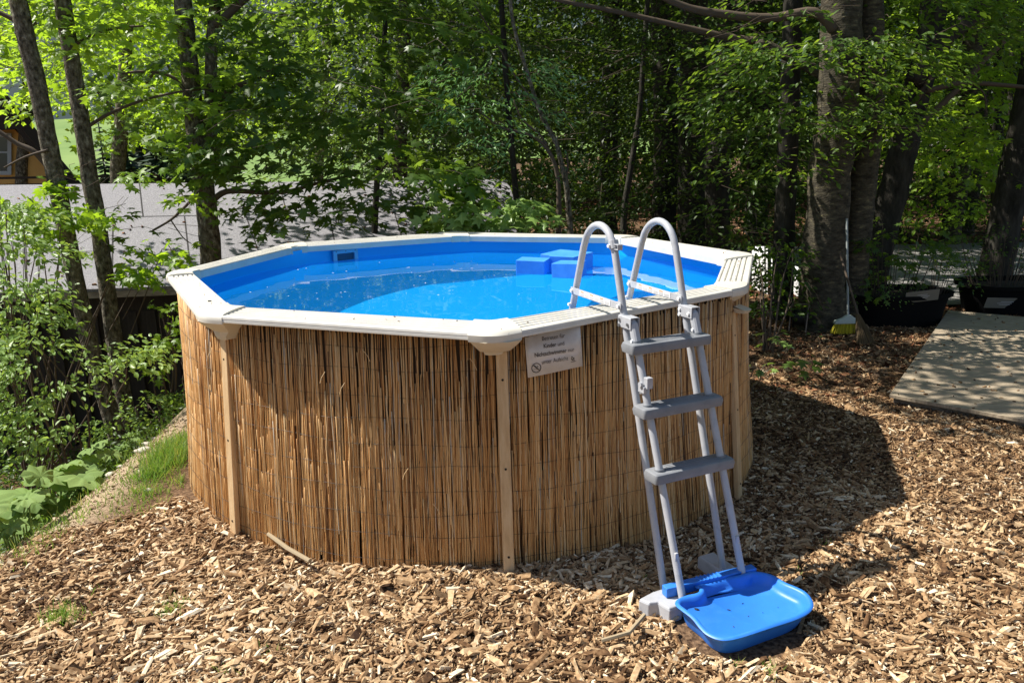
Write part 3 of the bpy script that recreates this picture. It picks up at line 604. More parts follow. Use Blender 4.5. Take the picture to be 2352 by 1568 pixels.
def chips(name, x0, x1, y0, y1, dens, med, keep, m='chip', cmean=.5, flat=.17, pile=.03):
    n = int((x1-x0)*(y1-y0)*dens); x = rng.uniform(x0, x1, n); y = rng.uniform(y0, y1, n)
    k = keep(x, y); x, y = x[k], y[k]; n = len(x)
    L_ = np.clip(rng.lognormal(math.log(med), .62, n), .006, .14); Wd = L_*rng.uniform(.2, .5, n)*np.where(L_ > .05, .75, 1); Th = np.clip(L_*rng.uniform(.07, .3, n), .002, .013)
    yaw = rng.uniform(0, 2*pi, n)*.6+rng.normal(.2, .5, n); Mx = rotm(yaw, rng.normal(0, .28, n), rng.normal(0, .38, n)); Mx = Mx*np.stack([L_, Wd, Th], -1)[:, None, :]
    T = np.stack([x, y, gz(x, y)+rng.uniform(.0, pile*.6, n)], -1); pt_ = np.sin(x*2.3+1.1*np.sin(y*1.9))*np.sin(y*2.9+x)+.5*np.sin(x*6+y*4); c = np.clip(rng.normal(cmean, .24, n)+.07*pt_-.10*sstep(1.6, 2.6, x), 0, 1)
    parts = []
    per = n//5
    V = []; 
    allV = np.empty((n, 8, 3)); tsel = rng.integers(0, 5, n); tt = np.array(chipt)[tsel]
    allV = np.einsum('nij,nkj->nki', Mx, tt)+T[:, None, :]
    return allV.reshape(-1, 3), n, c
groups = []
inp = lambda x, y: np.hypot(x, y) > 1.93
inp = lambda x, y: (np.hypot(x, y) > 1.93) & (np.hypot((x-1.12)/.27, (y+2.53)/.24) > 1)
front = lambda x, y: inp(x, y) & (x > -2.9+.35*np.sin(y*3)) & ((x > -2.05+.25*np.sin(y*5)-(y < -1.3)*.8))
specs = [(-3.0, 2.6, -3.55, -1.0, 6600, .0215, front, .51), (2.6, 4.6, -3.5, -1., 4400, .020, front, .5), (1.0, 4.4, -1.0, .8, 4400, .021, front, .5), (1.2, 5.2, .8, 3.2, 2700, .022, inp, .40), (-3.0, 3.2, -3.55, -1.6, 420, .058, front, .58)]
Vs, ns, cs = [], 0, []
for (x0, x1, y0, y1, dn, md, kp, cm) in specs:
    v, n_, c = chips('', x0, x1, y0, y1, dn, md, kp, cmean=cm); Vs.append(v); ns += n_; cs.append(c)
flat = np.concatenate([np.array(f) for f in cf]); idx = (flat[None]+(np.arange(ns)*8)[:, None]).ravel()
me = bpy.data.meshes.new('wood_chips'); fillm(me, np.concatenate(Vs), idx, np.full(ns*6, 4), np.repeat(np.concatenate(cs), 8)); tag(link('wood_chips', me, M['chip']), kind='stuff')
print('chips', ns)
# leaf litter in the wood (right and back)
n = 26000; x = rng.uniform(-1, 14, n); y = np.where(rng.random(n) < .5, rng.uniform(.5, 8, n), rng.uniform(3, 26, n)); k = inp(x, y) & ((x > 1.2) | (y > 3)) & ~((x > 4.4) & (y > 3.8) & (y < 9)); x, y = x[k], y[k]; n = len(x)
sz = rng.uniform(.025, .05, n)*(1+y*.04); Mx = rotm(rng.uniform(0, 2*pi, n), rng.normal(0, .4, n), rng.normal(0, .4, n))*sz[:, None, None]
tag(bulk('leaf_litter', [(-1, 0, 0), (0, -.5, .15), (1, 0, 0), (0, .5, .15)], [(0, 1, 2), (0, 2, 3)], Mx, np.stack([x, y, gz(x, y)+.012], -1), rng.random(n), M['litter']), kind='stuff')
# sticks
def stick(pts, r, label, m='twig'):
    mb = MB(); mb.tube(pts, r, 7, noise=.08); return tag(mb.build('stick', M[m], smooth=True, auto=50), label, 'stick')
stick([atz(*p, z) for p, z in (((617, 1226), .03), ((660, 1258), .02), ((712, 1288), .02))], .012, 'brown stick lying against the foot of the reed wall', 'wood_pole')
stick([atz(*p, z) for p, z in (((1382, 1470), .0), ((1445, 1452), .02), ((1480, 1412), .03))], .01, 'crooked twig lying left of the grey ladder foot', 'wood_pole')

# ------------------------------------------------------------ leaves
def leaf_maple():
    pts = [(0, 0), (.16, -.20), (.42, -.34), (.34, -.10), (.60, -.46), (.86, -.42), (.66, -.16), (.86, -.13), (1.12, 0), (.86, .13), (.66, .16), (.86, .42), (.60, .46), (.34, .10), (.42, .34), (.16, .20)]
    pts = [(0, 0), (.05, -.22), (.22, -.50), (.33, -.20), (.62, -.50), (.60, -.14), (1.0, 0), (.60, .14), (.62, .50), (.33, .20), (.22, .50), (.05, .22)]
    V = [(x, y, -.18*(abs(y)*1.2)**2-.12*x*x) for x, y in pts]+[(.36, 0, .02)]
    n = len(pts); return V, [(i, (i+1) % n, n) for i in range(n)]
def leaf_oval(): return [(0, 0, 0), (.35, -.27, .05), (.75, -.20, .03), (1, 0, -.08), (.75, .20, .03), (.35, .27, .05)], [(0, 1, 2, 3), (0, 3, 4, 5)]
def leaf_far(): return [(0, 0, 0), (.5, -.34, .06), (1, 0, -.1), (.5, .34, .06)], [(0, 1, 2), (0, 2, 3)]
def leaf_long(): return [(0, 0, 0), (.4, -.16, .04), (.8, -.10, -.02), (1, 0, -.16), (.8, .10, -.02), (.4, .16, .04)], [(0, 1, 2, 3), (0, 3, 4, 5)]
LT = {'maple': leaf_maple(), 'oval': leaf_oval(), 'far': leaf_far(), 'long': leaf_long()}

HX, HY = math.cos(TAZ)/math.tan(EL), math.sin(TAZ)/math.tan(EL)
def lit_keep(P):
    """drops leaves that would shade the glade and other spots meant to be sunlit"""
    g = np.sin(P[:, 0]*2.3+P[:, 2])*np.sin(P[:, 1]*1.9+1)*.35
    ok = np.ones(len(P), bool)
    for zt in (1.2, .3, 0.):
        dz = np.clip(P[:, 2]-zt, 0, None); x = P[:, 0]+dz*HX; y = P[:, 1]+dz*HY; above = P[:, 2] > zt+.15
        inpool = np.hypot(x, y) < 2.25
        fr_ = (y < .3-.7*np.clip(x-2.1, 0, 2.6)+g*.8) & (x > -3.5)
        lf = (x < -1.7) & (y < 3.0) & (x > -4.5)
        if zt > 1: ok &= ~(above & inpool)
        elif zt > .1: ok &= ~(above & inpool)
        else: ok &= ~(above & (fr_ | lf))
    for (zt, cx, rx, cy, ry, pr) in ((.6, 3.1, 1.0, 5.3, .6, 1.), (0., 5.6, 1.2, 5.6, 1.4, .4), (1.5, 3.5, .25, 2.8, .4, .9), (.8, -2.8, 3.0, 5.2, 1.9, .55), (2.2, 7.0, 2.0, 7.5, 1.6, .8), (2.6, -.5, .9, 3.05, .5, 1.), (1.65, -.25, .5, 2.6, .3, 1.), (2.7, 3.4, 1.2, 2.4, .6, .9), (2.5, 5.2, 1.3, 5.3, .8, .7)):  # gaps cut into the foliage so sun reaches chosen spots
        dz = np.clip(P[:, 2]-zt, 0, None); x = P[:, 0]+dz*HX; y = P[:, 1]+dz*HY
        ok &= ~((P[:, 2] > zt+.2) & (np.abs(x-cx) < rx) & (np.abs(y-cy) < ry) & (rng.random(len(P)) < pr))
    return ok

def sprays(origins, dirs, L_, nl, size, width=.45, droop=.25, tilt=.35, horiz=.55, spread=1.0):
    """flat leafy sprays: returns matrices and positions of the leaves"""
    n = len(origins); t = np.tile(np.linspace(.08, 1, nl), (n, 1))+rng.normal(0, .03, (n, nl)); side = np.where(np.arange(nl) % 2 == 0, 1, -1)[None, :]
    Lr = np.broadcast_to(L_, n)[:, None]; dx, dy = np.cos(dirs)[:, None], np.sin(dirs)[:, None]
    off = side*Lr*width*(1-np.abs(t-.45)*1.1)*rng.uniform(.15, 1., (n, nl))
    X = origins[:, 0, None]+dx*Lr*t-dy*off; Y = origins[:, 1, None]+dy*Lr*t+dx*off
    Z = origins[:, 2, None]-droop*Lr*t*t+rng.normal(0, .035*1, (n, nl))*spread-np.abs(off)*.15
    P = np.stack([X, Y, Z], -1).reshape(-1, 3)
    yaw = (np.arctan2(dy, dx)+side*rng.uniform(.3, 1.1, (n, nl))).ravel(); k = len(yaw)
    Mx = rotm(yaw, rng.normal(.35, tilt, k), rng.normal(0, tilt*1.1, k)); s = size*rng.uniform(.6, 1.15, k)
    return P, Mx*s[:, None, None]
def crown(parent, P, Mx, kind, m, name='crown', keepfn=lit_keep, cm=.5, cs=.22):
    k = keepfn(P) & (P[:, 2] > gz(P[:, 0], P[:, 1])+.03)
    rr__ = np.hypot(P[:, 0], P[:, 1]); k &= (rr__ > 2.15) | (P[:, 2] > 2.6)
    d = P-CAM; fz = d@fw; k &= ~((fz < 3.0) & (fz > -2))
    P, Mx = P[k], Mx[k]
    if len(P) == 0: return None
    # neighbouring leaves share a tone, with clumps lighter or darker
    tone = .5+.5*np.sin(P[:, 0]*2.1+1.3)*np.sin(P[:, 1]*1.7)*np.sin(P[:, 2]*2.9+.4)
    c = np.clip(rng.normal(cm, cs, len(P))*.7+tone*.3, 0, 1); tv, tf_ = LT[kind]
    return bulk(name, tv, tf_, Mx, P, c, M[m], parent)
def region(x0, y0, x1, y1, Y0, Y1, n):
    px = rng.uniform(x0, x1, n); py = rng.uniform(y0, y1, n); Y = rng.uniform(Y0, Y1, n)
    d = fw[None]+rt[None]*((px-1176)/FPX)[:, None]-up[None]*((py-784)/FPX)[:, None]; return CAM[None]+d*((Y-CAM[1])/d[:, 1])[:, None]
def dome(c, r, n, shell=.5):
    v = rng.normal(size=(n, 3)); v /= np.linalg.norm(v, axis=1)[:, None]; q = rng.uniform(shell, 1, n)**(1/2.)
    return np.array(c)[None]+v*q[:, None]*np.array(r)[None]

# tree builder: path given in picture columns at a chosen depth, real radii
def tpath(pts, Y, wob=0.): return np.array([aty(px, py, Y+(wob*math.sin(i*1.3))) for i, (px, py) in enumerate(pts)])
def refine(P, k=5):
    P = np.asarray(P); out = []
    for i in range(len(P)-1):
        p0, p1, p2, p3 = P[max(i-1, 0)], P[i], P[i+1], P[min(i+2, len(P)-1)]
        for t in np.arange(k)/k: out.append(.5*((2*p1)+(-p0+p2)*t+(2*p0-5*p1+4*p2-p3)*t*t+(-p0+3*p1-3*p2+p3)*t**3))
    out.append(P[-1]); return np.array(out)
ntree = [0]
def tree(name, label, Y, stems, bark='bark', group=None, cat='tree', basez=None, top=None):
    """stems: list of (pixel points, r0, r1); the first starts at the ground; top: height it carries on to above the frame"""
    ntree[0] += 1; root = None; meshes = []
    mb = MB(); mbl = MB()
    for i, st in enumerate(stems):
        pts, ra, rb_ = st[:3]; Yk = st[3] if len(st) > 3 else Y
        P = tpath(pts, Yk)
        if i == 0:
            b = P[0].copy(); g = float(gz(b[0], b[1])); d = (P[0]-P[1]); d /= abs(d[2])+1e-9
            if P[0][2] > g: P = np.vstack([P[0]+d*(P[0][2]-g+.05)*.999*np.array([.6, .6, 1]), P])
            b = P[0]
            root = empty(name, (b[0], b[1], g), label, cat, group)
        if top and (i == 0 or (len(st) > 4 and st[4])):
            e = P[-1]; d = (P[-1]-P[-2]); d /= np.linalg.norm(d)
            if e[2] < top: P = np.vstack([P, e+d*(top-e[2])*.5+np.array([0, 0, .1]), e+d*(top-e[2])*.6+np.array([0, 0, (top-e[2])*.4])])
        Q = refine(P, 5); L_ = np.linspace(0, 1, len(Q)); R_ = ra+(rb_-ra)*L_
        if i == 0: R_ = R_*(1+.35*np.exp(-np.maximum(Q[:, 2]-Q[0, 2], 0)/.22))
        (mb if i == 0 or ra > .06 else mbl).tube(Q, R_, 14 if ra > .08 else 8, noise=.035, seed=i+ntree[0])
    bpy.context.view_layer.update()
    mb.build('trunk', M[bark], root, smooth=True)
    return root, mbl
def twigs(root, mbl, P0, dirs, L_, r=.006, every=1):
    for i in range(0, len(P0), every):
        l = L_ if np.isscalar(L_) else L_[i]; a_ = P0[i]; d = np.array([math.cos(dirs[i]), math.sin(dirs[i]), 0])
        k_ = rng.normal(0, .06, 3)*l; mbl.tube([a_-d*l*.12-k_, a_+d*l*.4-np.array([0, 0, .04*l])+k_, a_+d*l*.95-np.array([0, 0, .22*l])], [r*.6, r*.5, r*.3], 4, cap=False)

def outward(P, c): return np.arctan2(P[:, 1]-c[1], P[:, 0]-c[0])+rng.normal(0, .7, len(P))
def sets(root, mbl, groups_, kind, m, bark_twig='twig', tw=True, cm=.5, canopy=None):
    Ps, Ms = [], []
    for g in groups_:
        O, L_, nl, size = g[:4]; kw = g[4] if len(g) > 4 else {}
        dirs = kw.pop('dirs', None)
        if dirs is None: dirs = outward(O, O.mean(0))
        p, mx = sprays(O, dirs, L_, nl, size, **kw); Ps.append(p); Ms.append(mx)
        if tw: twigs(root, mbl, O, dirs, L_, r=.003+.003*L_, every=2)
    crown(root, np.concatenate(Ps), np.concatenate(Ms), kind, m, cm=cm)
    if mbl.n: mbl.build('branches', M[bark_twig], root, smooth=True)
    if canopy: 
        c, r, n, sz = canopy; O = dome(c, r, n, .2); p, mx = sprays(O, rng.uniform(0, 2*pi, n), 1.0, 12, sz, width=.7, droop=.1, tilt=.4)
        crown(root, p, mx, 'far', m, name='shade_crown')  # coarse leaves above the frame, placed only to cast shade
dw = lambda P: rng.normal(-pi/2, .9, len(P))    # towards the viewer

# ------------------------------------------------------------ the trees round the pool
R = region
t, b = tree('ash_tree', 'leaning grey lichened trunk, leftmost of the two slender trees by the shed roof', 3.0,
    [([(272, 1010), (232, 880), (195, 740), (163, 590), (140, 470), (112, 330), (82, 180), (45, 20), (30, -60)], .088, .08),
     ([(125, 400), (80, 350), (40, 330), (-20, 290)], .035, .02, 3.0), ([(55, 60), (30, 45), (-20, 20)], .03, .02, 3.0), ([(110, 345), (60, 360), (10, 385)], .015, .008, 2.9)], top=7)
sets(t, b, [(R(-60, -40, 260, 150, 3.1, 5.2, 50), .6, 22, .13), (R(-60, 150, 200, 260, 2.6, 4.0, 12), .55, 20, .13), (R(150, 300, 330, 420, 2.4, 3.2, 8), .45, 18, .13)], 'maple', 'sunlit_leaf')
t, b = tree('ash_tree', 'slender grey trunk just right of the leftmost leaning tree', 3.3,
    [([(292, 950), (268, 820), (250, 690), (226, 520), (205, 400), (186, 270), (165, 140), (143, 0), (135, -60)], .086, .078),
     ([(188, 300), (250, 262), (330, 230), (420, 210), (480, 205)], .02, .008, 3.3), ([(160, 110), (240, 70), (330, 60)], .02, .01, 3.3)], top=7)
sets(t, b, [(R(120, -40, 480, 230, 3.3, 5.2, 62), .6, 22, .13), (R(200, 330, 420, 460, 1.8, 3., 11), .5, 20, .11), (R(250, 180, 450, 260, 2.2, 4, 8), .5, 20, .11)], 'maple', 'sunlit_leaf')
t, b = tree('maple_tree', 'dark forked maple trunk rising behind the left back edge of the pool', 3.6,
    [([(492, 690), (484, 590), (474, 470), (462, 380), (452, 330), (440, 200), (425, 60), (415, -40)], .122, .078),
     ([(474, 400), (482, 330), (484, 230), (486, 110), (497, -30)], .075, .055, 3.6, 1), ([(486, 280), (520, 215), (580, 185), (650, 150)], .045, .02, 3.5),
     ([(480, 470), (520, 440), (600, 442), (660, 440), (740, 418), (820, 400)], .035, .012, 3.3), ([(468, 430), (430, 470), (392, 505), (350, 530)], .018, .01, 3.2), ([(392, 505), (420, 545), (440, 560)], .008, .004, 3.1),
     ([(450, 250), (400, 180), (330, 165), (280, 170)], .022, .01, 3.4), ([(497, 60), (560, 0), (640, -60)], .05, .03, 3.5)], top=7)
sets(t, b, [(R(540, 320, 1010, 480, 2.5, 3.7, 44), .6, 20, .16, dict(droop=.5)), (R(560, -30, 1040, 330, 2.6, 5.0, 130), .65, 22, .16, dict(droop=.4)),
            (R(560, 470, 940, 530, 2.5, 3.3, 9), .5, 18, .13, dict(droop=.5)), (R(240, 440, 430, 560, 2.4, 3.2, 20), .5, 16, .13, dict(droop=.4)), (R(250, 90, 640, 300, 3.0, 4.6, 26), .55, 20, .13), (R(360, 280, 560, 400, 2.8, 3.6, 10), .45, 18, .14)],
     'maple', 'maple_leaf', canopy=((-3.2, 5.4, 6.2), (3.6, 2.2, 1.6), 360, .2))
# low bright maple seedling in front of the shed roof
t, b = tree('young_maple', 'low maple shoot with large pale sunlit leaves right behind the pool rim', 2.7, [([(1110, 560), (1095, 520), (1085, 480)], .012, .006), ([(1100, 530), (1040, 490), (1000, 470)], .006, .003, 2.6), ([(1100, 530), (1150, 500), (1200, 480)], .006, .003, 2.6)], cat='sapling')
O = R(990, 455, 1215, 515, 2.4, 2.75, 22); sets(t, b, [(O, .34, 14, .17, dict(droop=.6, dirs=dw(O)))], 'maple', 'shrub_leaf', tw=False)
t, b = tree('young_fruit_tree', 'thin branching sapling with narrow pale leaves behind the ladder hoops', 3.1,
    [([(1312, 560), (1306, 480), (1300, 420), (1288, 370), (1278, 330), (1262, 300), (1240, 255), (1215, 180), (1180, 60), (1170, -30)], .034, .018),
     ([(1282, 560), (1284, 470), (1280, 400), (1262, 350), (1228, 315), (1180, 300), (1150, 292), (1100, 255)], .030, .008, 3.0),
     ([(1300, 420), (1304, 380), (1302, 350)], .015, .009, 3.1), ([(1258, 338), (1240, 310), (1200, 275), (1180, 230)], .014, .006, 3.0), ([(1232, 240), (1180, 170), (1120, 60), (1070, -20)], .012, .006, 3.1)], bark='bark', cat='sapling')
O = R(1000, 130, 1270, 290, 2.6, 3.4, 60); O2 = R(1000, 290, 1190, 340, 2.5, 3.1, 16)
sets(t, b, [(O, .32, 16, .075, dict(width=.3, droop=.35)), (O2, .3, 14, .075, dict(width=.3, droop=.35)), (R(1150, 340, 1350, 400, 2.8, 3.2, 6), .25, 10, .07)], 'long', 'fruit_leaf')

# big beech with its companion stem
t, b = tree('beech_tree', 'massive smooth grey beech trunk with sun patches, brooms leaning at its foot', 2.95,
    [([(1886, 760), (1888, 690), (1892, 600), (1900, 500), (1905, 400), (1918, 300), (1926, 180), (1932, 60), (1935, -30)], .235, .185),
     ([(1958, 755), (1958, 700), (1962, 600), (1972, 500), (1984, 400), (1995, 300), (2000, 180), (2000, 60), (1998, -30)], .16, .125, 3.1, 1),
     ([(1915, 70), (1870, 30), (1769, 42), (1650, 32), (1568, 14), (1480, -30)], .055, .03, 2.8), ([(1740, 95), (1670, 85), (1567, 62), (1420, 28), (1286, 2), (1200, -20)], .04, .015, 3.2), ([(1920, 190), (1850, 150), (1740, 95)], .065, .05, 3.1),
     ([(1935, 230), (1980, 170), (2060, 110)], .02, .01, 2.7)], bark='beech_bark', top=8)
O = R(1650, 90, 2130, 300, 1.9, 2.8, 90); O2 = R(1700, -30, 2330, 130, 1.9, 3.0, 95); O3 = R(1640, 230, 1900, 400, 2.1, 2.9, 30); O4 = R(1960, 230, 2130, 340, 2.0, 2.7, 14)
sets(t, b, [(O, .5, 22, .085, dict(width=.4, droop=.25, tilt=.3)), (O2, .5, 22, .085, dict(width=.4, tilt=.3)), (O3, .42, 18, .08, dict(width=.4, tilt=.3)), (O4, .4, 18, .08)], 'oval', 'beech_leaf', cm=.6,
     canopy=((1.6, 3.9, 6.0), (4.4, 3.2, 1.8), 540, .16))
O = dome((-.4, 1.5, 6.4), (1.8, 1.5, 1.), 150, .1); p, mx = sprays(O, rng.uniform(0, 2*pi, 150), .8, 12, .14, width=.6); crown(t, p, mx, 'far', 'beech_leaf', name='shade_crown')  # extra unseen leaf blob, added to shade the ground right of the pool
t, b = tree('leaning_tree', 'black rough trunk leaning right behind the big beech', 4.2,
    [([(1985, 740), (2000, 640), (2030, 520), (2056, 420), (2082, 310), (2108, 200), (2135, 90), (2150, -20)], .19, .135),
     ([(2095, 190), (2160, 100), (2240, 30), (2300, -30)], .11, .09, 4.0), ([(2098, 300), (2140, 262), (2204, 200), (2304, 97), (2360, 66)], .045, .025, 3.9), ([(2128, 210), (2204, 192), (2280, 194), (2370, 202)], .035, .02, 3.9),
     ([(2230, 190), (2260, 215), (2265, 260)], .012, .006, 3.9), ([(2100, 240), (2150, 150), (2170, 90)], .03, .02, 4.)], bark='dark_bark', top=8)
sets(t, b, [(R(2130, 200, 2370, 420, 4.8, 6.4, 40), .55, 22, .12), (R(2080, -30, 2370, 200, 4.7, 6.2, 48), .55, 22, .12), (R(2230, 230, 2370, 330, 3.2, 4.0, 5), .4, 16, .11)], 'maple', 'sunlit_leaf', canopy=((4.6, 4.2, 6.4), (3.6, 4.0, 1.8), 430, .17))
t, b = tree('leaning_tree', 'dark trunk leaning at the far right edge above the second planter', 4.6,
    [([(2262, 720), (2285, 620), (2310, 500), (2332, 390), (2352, 290), (2372, 190), (2390, 60)], .20, .15)], bark='dark_bark', top=8)
sets(t, b, [(R(2180, 330, 2380, 420, 3.8, 4.6, 8), .5, 20, .10)], 'maple', 'sunlit_leaf', canopy=((7.0, 5.0, 6.2), (3.0, 3.0, 1.7), 110, .18))
t, b = tree('beech_tree', 'dark straight trunk left of the big beech above the white panels', 3.5,
    [([(1795, 770), (1798, 640), (1802, 500), (1808, 380), (1812, 260), (1818, 120), (1822, -20)], .125, .09)], bark='dark_bark', top=8)
O = R(1640, 330, 1900, 560, 3.0, 5.0, 30); sets(t, b, [(O, .5, 22, .08, dict(tilt=.3)), (R(1725, 580, 1850, 720, 2.9, 3.4, 22), .32, 14, .075, dict(tilt=.3))], 'oval', 'beech_leaf', canopy=((3, 8, 7), (4, 2.5, 2), 300, .2))

# the wood behind: each trunk has its own crown
wood = 'trunks of the dark wood behind the pool'
defs = [
 ([(1650, 620), (1648, 500), (1647, 400), (1655, 250), (1672, 90), (1680, -20)], 6.6, .20, .16, 'dark_bark', 'dark trunk behind the right ladder hoop, second left of the big beech'),
 ([(1588, 560), (1588, 400), (1590, 300), (1594, 150), (1598, -20)], 8.0, .24, .2, 'dark_bark', 'thick black trunk rising above the right ladder hoop'),
 ([(1524, 540), (1528, 400), (1530, 280), (1526, 150), (1520, -20)], 8.8, .22, .18, 'dark_bark', 'black trunk above the gap between the two ladder hoops'),
 ([(1196, 560), (1186, 460), (1176, 340), (1164, 200), (1150, -20)], 4.6, .04, .03, 'dark_bark', 'thin dark pole-like trunk left of the fruit sapling'),
 ([(918, 460), (919, 380), (921, 300), (925, 200), (930, -20)], 12., .15, .13, 'beech_bark', 'pale thin trunk catching light in the wood above the skimmer'),
 ([(1395, 500), (1398, 350), (1404, 180), (1410, -20)], 12, .2, .17, 'dark_bark', 'black trunk in the wood above the left ladder hoop'),
 ([(2172, 640), (2186, 520), (2205, 400), (2222, 280), (2232, 120), (2240, -20)], 9.5, .19, .15, 'beech_bark', 'greyish slightly leaning trunk behind the first planter'),
 ([(2212, 600), (2222, 500), (2238, 400), (2248, 300), (2256, 120), (2262, -20)], 11.0, .16, .13, 'beech_bark', 'thin grey trunk just right of the greyish leaning one'),
 ([(1735, 560), (1738, 420), (1742, 250), (1750, -20)], 12, .24, .2, 'dark_bark', 'dark trunk deep in the wood right of the ladder hoops'),
]
for i, (pts, Y, ra, rb_, bk, lab) in enumerate(defs):
    t, b = tree('wood_tree', lab, Y, [(pts, ra, rb_)], bark=bk, group=None, top=9)
    c = aty(pts[2][0], 150, Y); n = 190 if Y > 6 else 40
    O = dome((c[0], c[1], 3.6), (2.6, 2.2, 3.2), n, .1)
    Gs = [(O, .9, 20, .12 if Y > 9 else .10, dict(tilt=.35, droop=.2))]
    p, mx = sprays(O, outward(O, c), 1.0, 40 if Y > 6 else 24, .11 if Y > 9 else .09, width=.6, tilt=.35)
    crown(t, p, mx, 'oval' if Y < 10 else 'far', 'shaded_leaf', cm=.45)
    if Y > 6:
        O = dome((c[0]-.5, c[1]-.5, 8.), (3.2, 3.2, 2.0), 300, .1); p, mx = sprays(O, rng.uniform(0, 2*pi, 300), 1.1, 16, .2, width=.7, tilt=.4); crown(t, p, mx, 'far', 'beech_leaf', name='shade_crown')  # dense leaves out of view overhead, added to keep the wood dark
# beech undergrowth filling the wood right of the fruit sapling, in flat layers
tb, b = tree('hornbeam', 'multi-stemmed dark undergrowth tree with flat leafy layers behind the ladder', 5.4,
    [([(1430, 560), (1436, 470), (1450, 380), (1470, 250), (1480, 100), (1490, -20)], .05, .03)], bark='dark_bark')
sets(tb, b, [(R(1290, 60, 1800, 540, 4.6, 6.2, 130), .8, 34, .085, dict(tilt=.25, droop=.12)), (R(1300, -40, 1800, 200, 4.6, 6.5, 70), .8, 34, .085, dict(tilt=.25, droop=.12))], 'oval', 'shaded_leaf', cm=.45)
tb, b = tree('hornbeam', 'leafy undergrowth tree filling the shade between maple and fruit sapling', 5.8,
    [([(860, 560), (866, 420), (875, 300), (880, 150), (890, -20)], .05, .03), ([(868, 400), (920, 350), (1000, 330)], .015, .008, 5.7)], bark='dark_bark')
sets(tb, b, [(R(560, 100, 1300, 480, 5.2, 7.2, 150), .8, 34, .10, dict(tilt=.3, droop=.15)), (R(560, -40, 1300, 120, 5, 7, 80), .8, 32, .10, dict(tilt=.3))], 'oval', 'shaded_leaf', cm=.45)
# dark shrubs on the forest floor behind the planters and ladder
for i, (x0, x1, y0, y1, Y, nn, lab) in enumerate(((1290, 1560, 380, 560, 9.0, 60, 'dark low bush on the forest floor seen through the left ladder hoop'), (1540, 1780, 380, 600, 8.4, 60, 'dark bush on the forest floor right of the ladder hoops'), (1680, 1900, 420, 600, 6.6, 46, 'dark bush just left of the big beech, behind the white panels'), (1990, 2200, 400, 600, 9.8, 60, 'dark bush behind the first planter, beyond the pale lane'), (2180, 2420, 380, 570, 10.2, 60, 'dark bush behind the second planter at the right edge'), (1080, 1300, 400, 560, 8.8, 46, 'dark bush at the end of the felt roof'))):
    O = R(x0, y0, x1, y1, Y-.8, Y+.8, nn); bs = O.mean(0); bs[2] = gz(bs[0], bs[1]); root = empty('wood_shrub', bs, lab, 'shrub'); mb = MB()
    for o in O[::3]: mb.tube([bs, (bs+o)/2+rng.normal(0, .1, 3), o], [.012, .008, .004], 4, cap=False)
    mb.build('branches', M['dark_bark'], root); p, mx = sprays(O, outward(O, bs), .7, 30, .085, width=.5, tilt=.4); crown(root, p, mx, 'far', 'shaded_leaf', name='foliage', cm=.4)
# sunny trees out over the slope on the left
for (x0, x1, Y, lab, nn, y0, y1) in ((300, 640, 13, 'bright yellow-green tree in full sun behind the forked maple', 200, -60, 330), (560, 900, 17, 'sunlit tree farther off glimpsed through the maple leaves', 150, -40, 330), (-100, 200, 15, 'sunlit treetop over the barn roof at the left edge', 170, -80, 150), (120, 420, 11, 'sunlit tree between the two slender trunks and the forked maple', 120, -60, 270)):
    xc = (x0+x1)/2
    t, b = tree('lime_tree', lab, Y, [([(xc, 420), (xc+8, 300), (xc+20, 100), (xc+25, -20)], .16, .1), ([(xc+8, 300), (xc+60, 200), (xc+120, 120)], .05, .02, Y), ([(xc+10, 280), (xc-60, 190), (xc-120, 90)], .05, .02, Y)], bark='bark')
    Os = R(x0, y0, x1, y1, Y-1.6, Y+1.8, nn); sets(t, b, [(Os, 1.0, 30, .15, dict(tilt=.5, width=.55))], 'far', 'sunlit_leaf', tw=False, cm=.6)
# yellow-green trees right of the leaning trunk
for (x0, x1, Y, lab, nn, y0, y1) in ((2080, 2420, 8.0, 'yellow-green maple crown behind the far right trunk', 130, 120, 520), (2100, 2460, 15, 'sunlit thin conifer-like tree in the wood behind the planters', 150, -60, 420)):
    xc = (x0+x1)/2+40
    t, b = tree('wood_tree', lab, Y, [([(xc, 620), (xc, 400), (xc+5, 150), (xc+8, -20)], .1, .07)], bark='dark_bark')
    Os = R(x0, y0, x1, y1, Y-1.2, Y+1.2, nn); sets(t, b, [(Os, .8, 26, .11, dict(tilt=.4))], 'far' if Y > 9 else 'oval', 'sunlit_leaf', tw=False, cm=.45)

# deep wood: one uncountable mass beyond the named trees, standing on the forest floor
n = 4200; x = rng.uniform(-9, 26, n); y = rng.uniform(17, 34, n); z = gz(x, y)+rng.uniform(.0, 1, n)**.8*12
O = np.stack([x, y, z], -1); k = (x > -4+.3*(y-17)*0) ; O = O[k]; n = len(O)
p, mx = sprays(O, rng.uniform(0, 2*pi, n), 1.6, 22, .34, width=.7, tilt=.5, spread=4)
c = np.clip(rng.normal(.4, .25, len(p)), 0, 1); tag(bulk('far_wood', *LT['far'], mx, p, c, M['shaded_leaf']), kind='stuff')

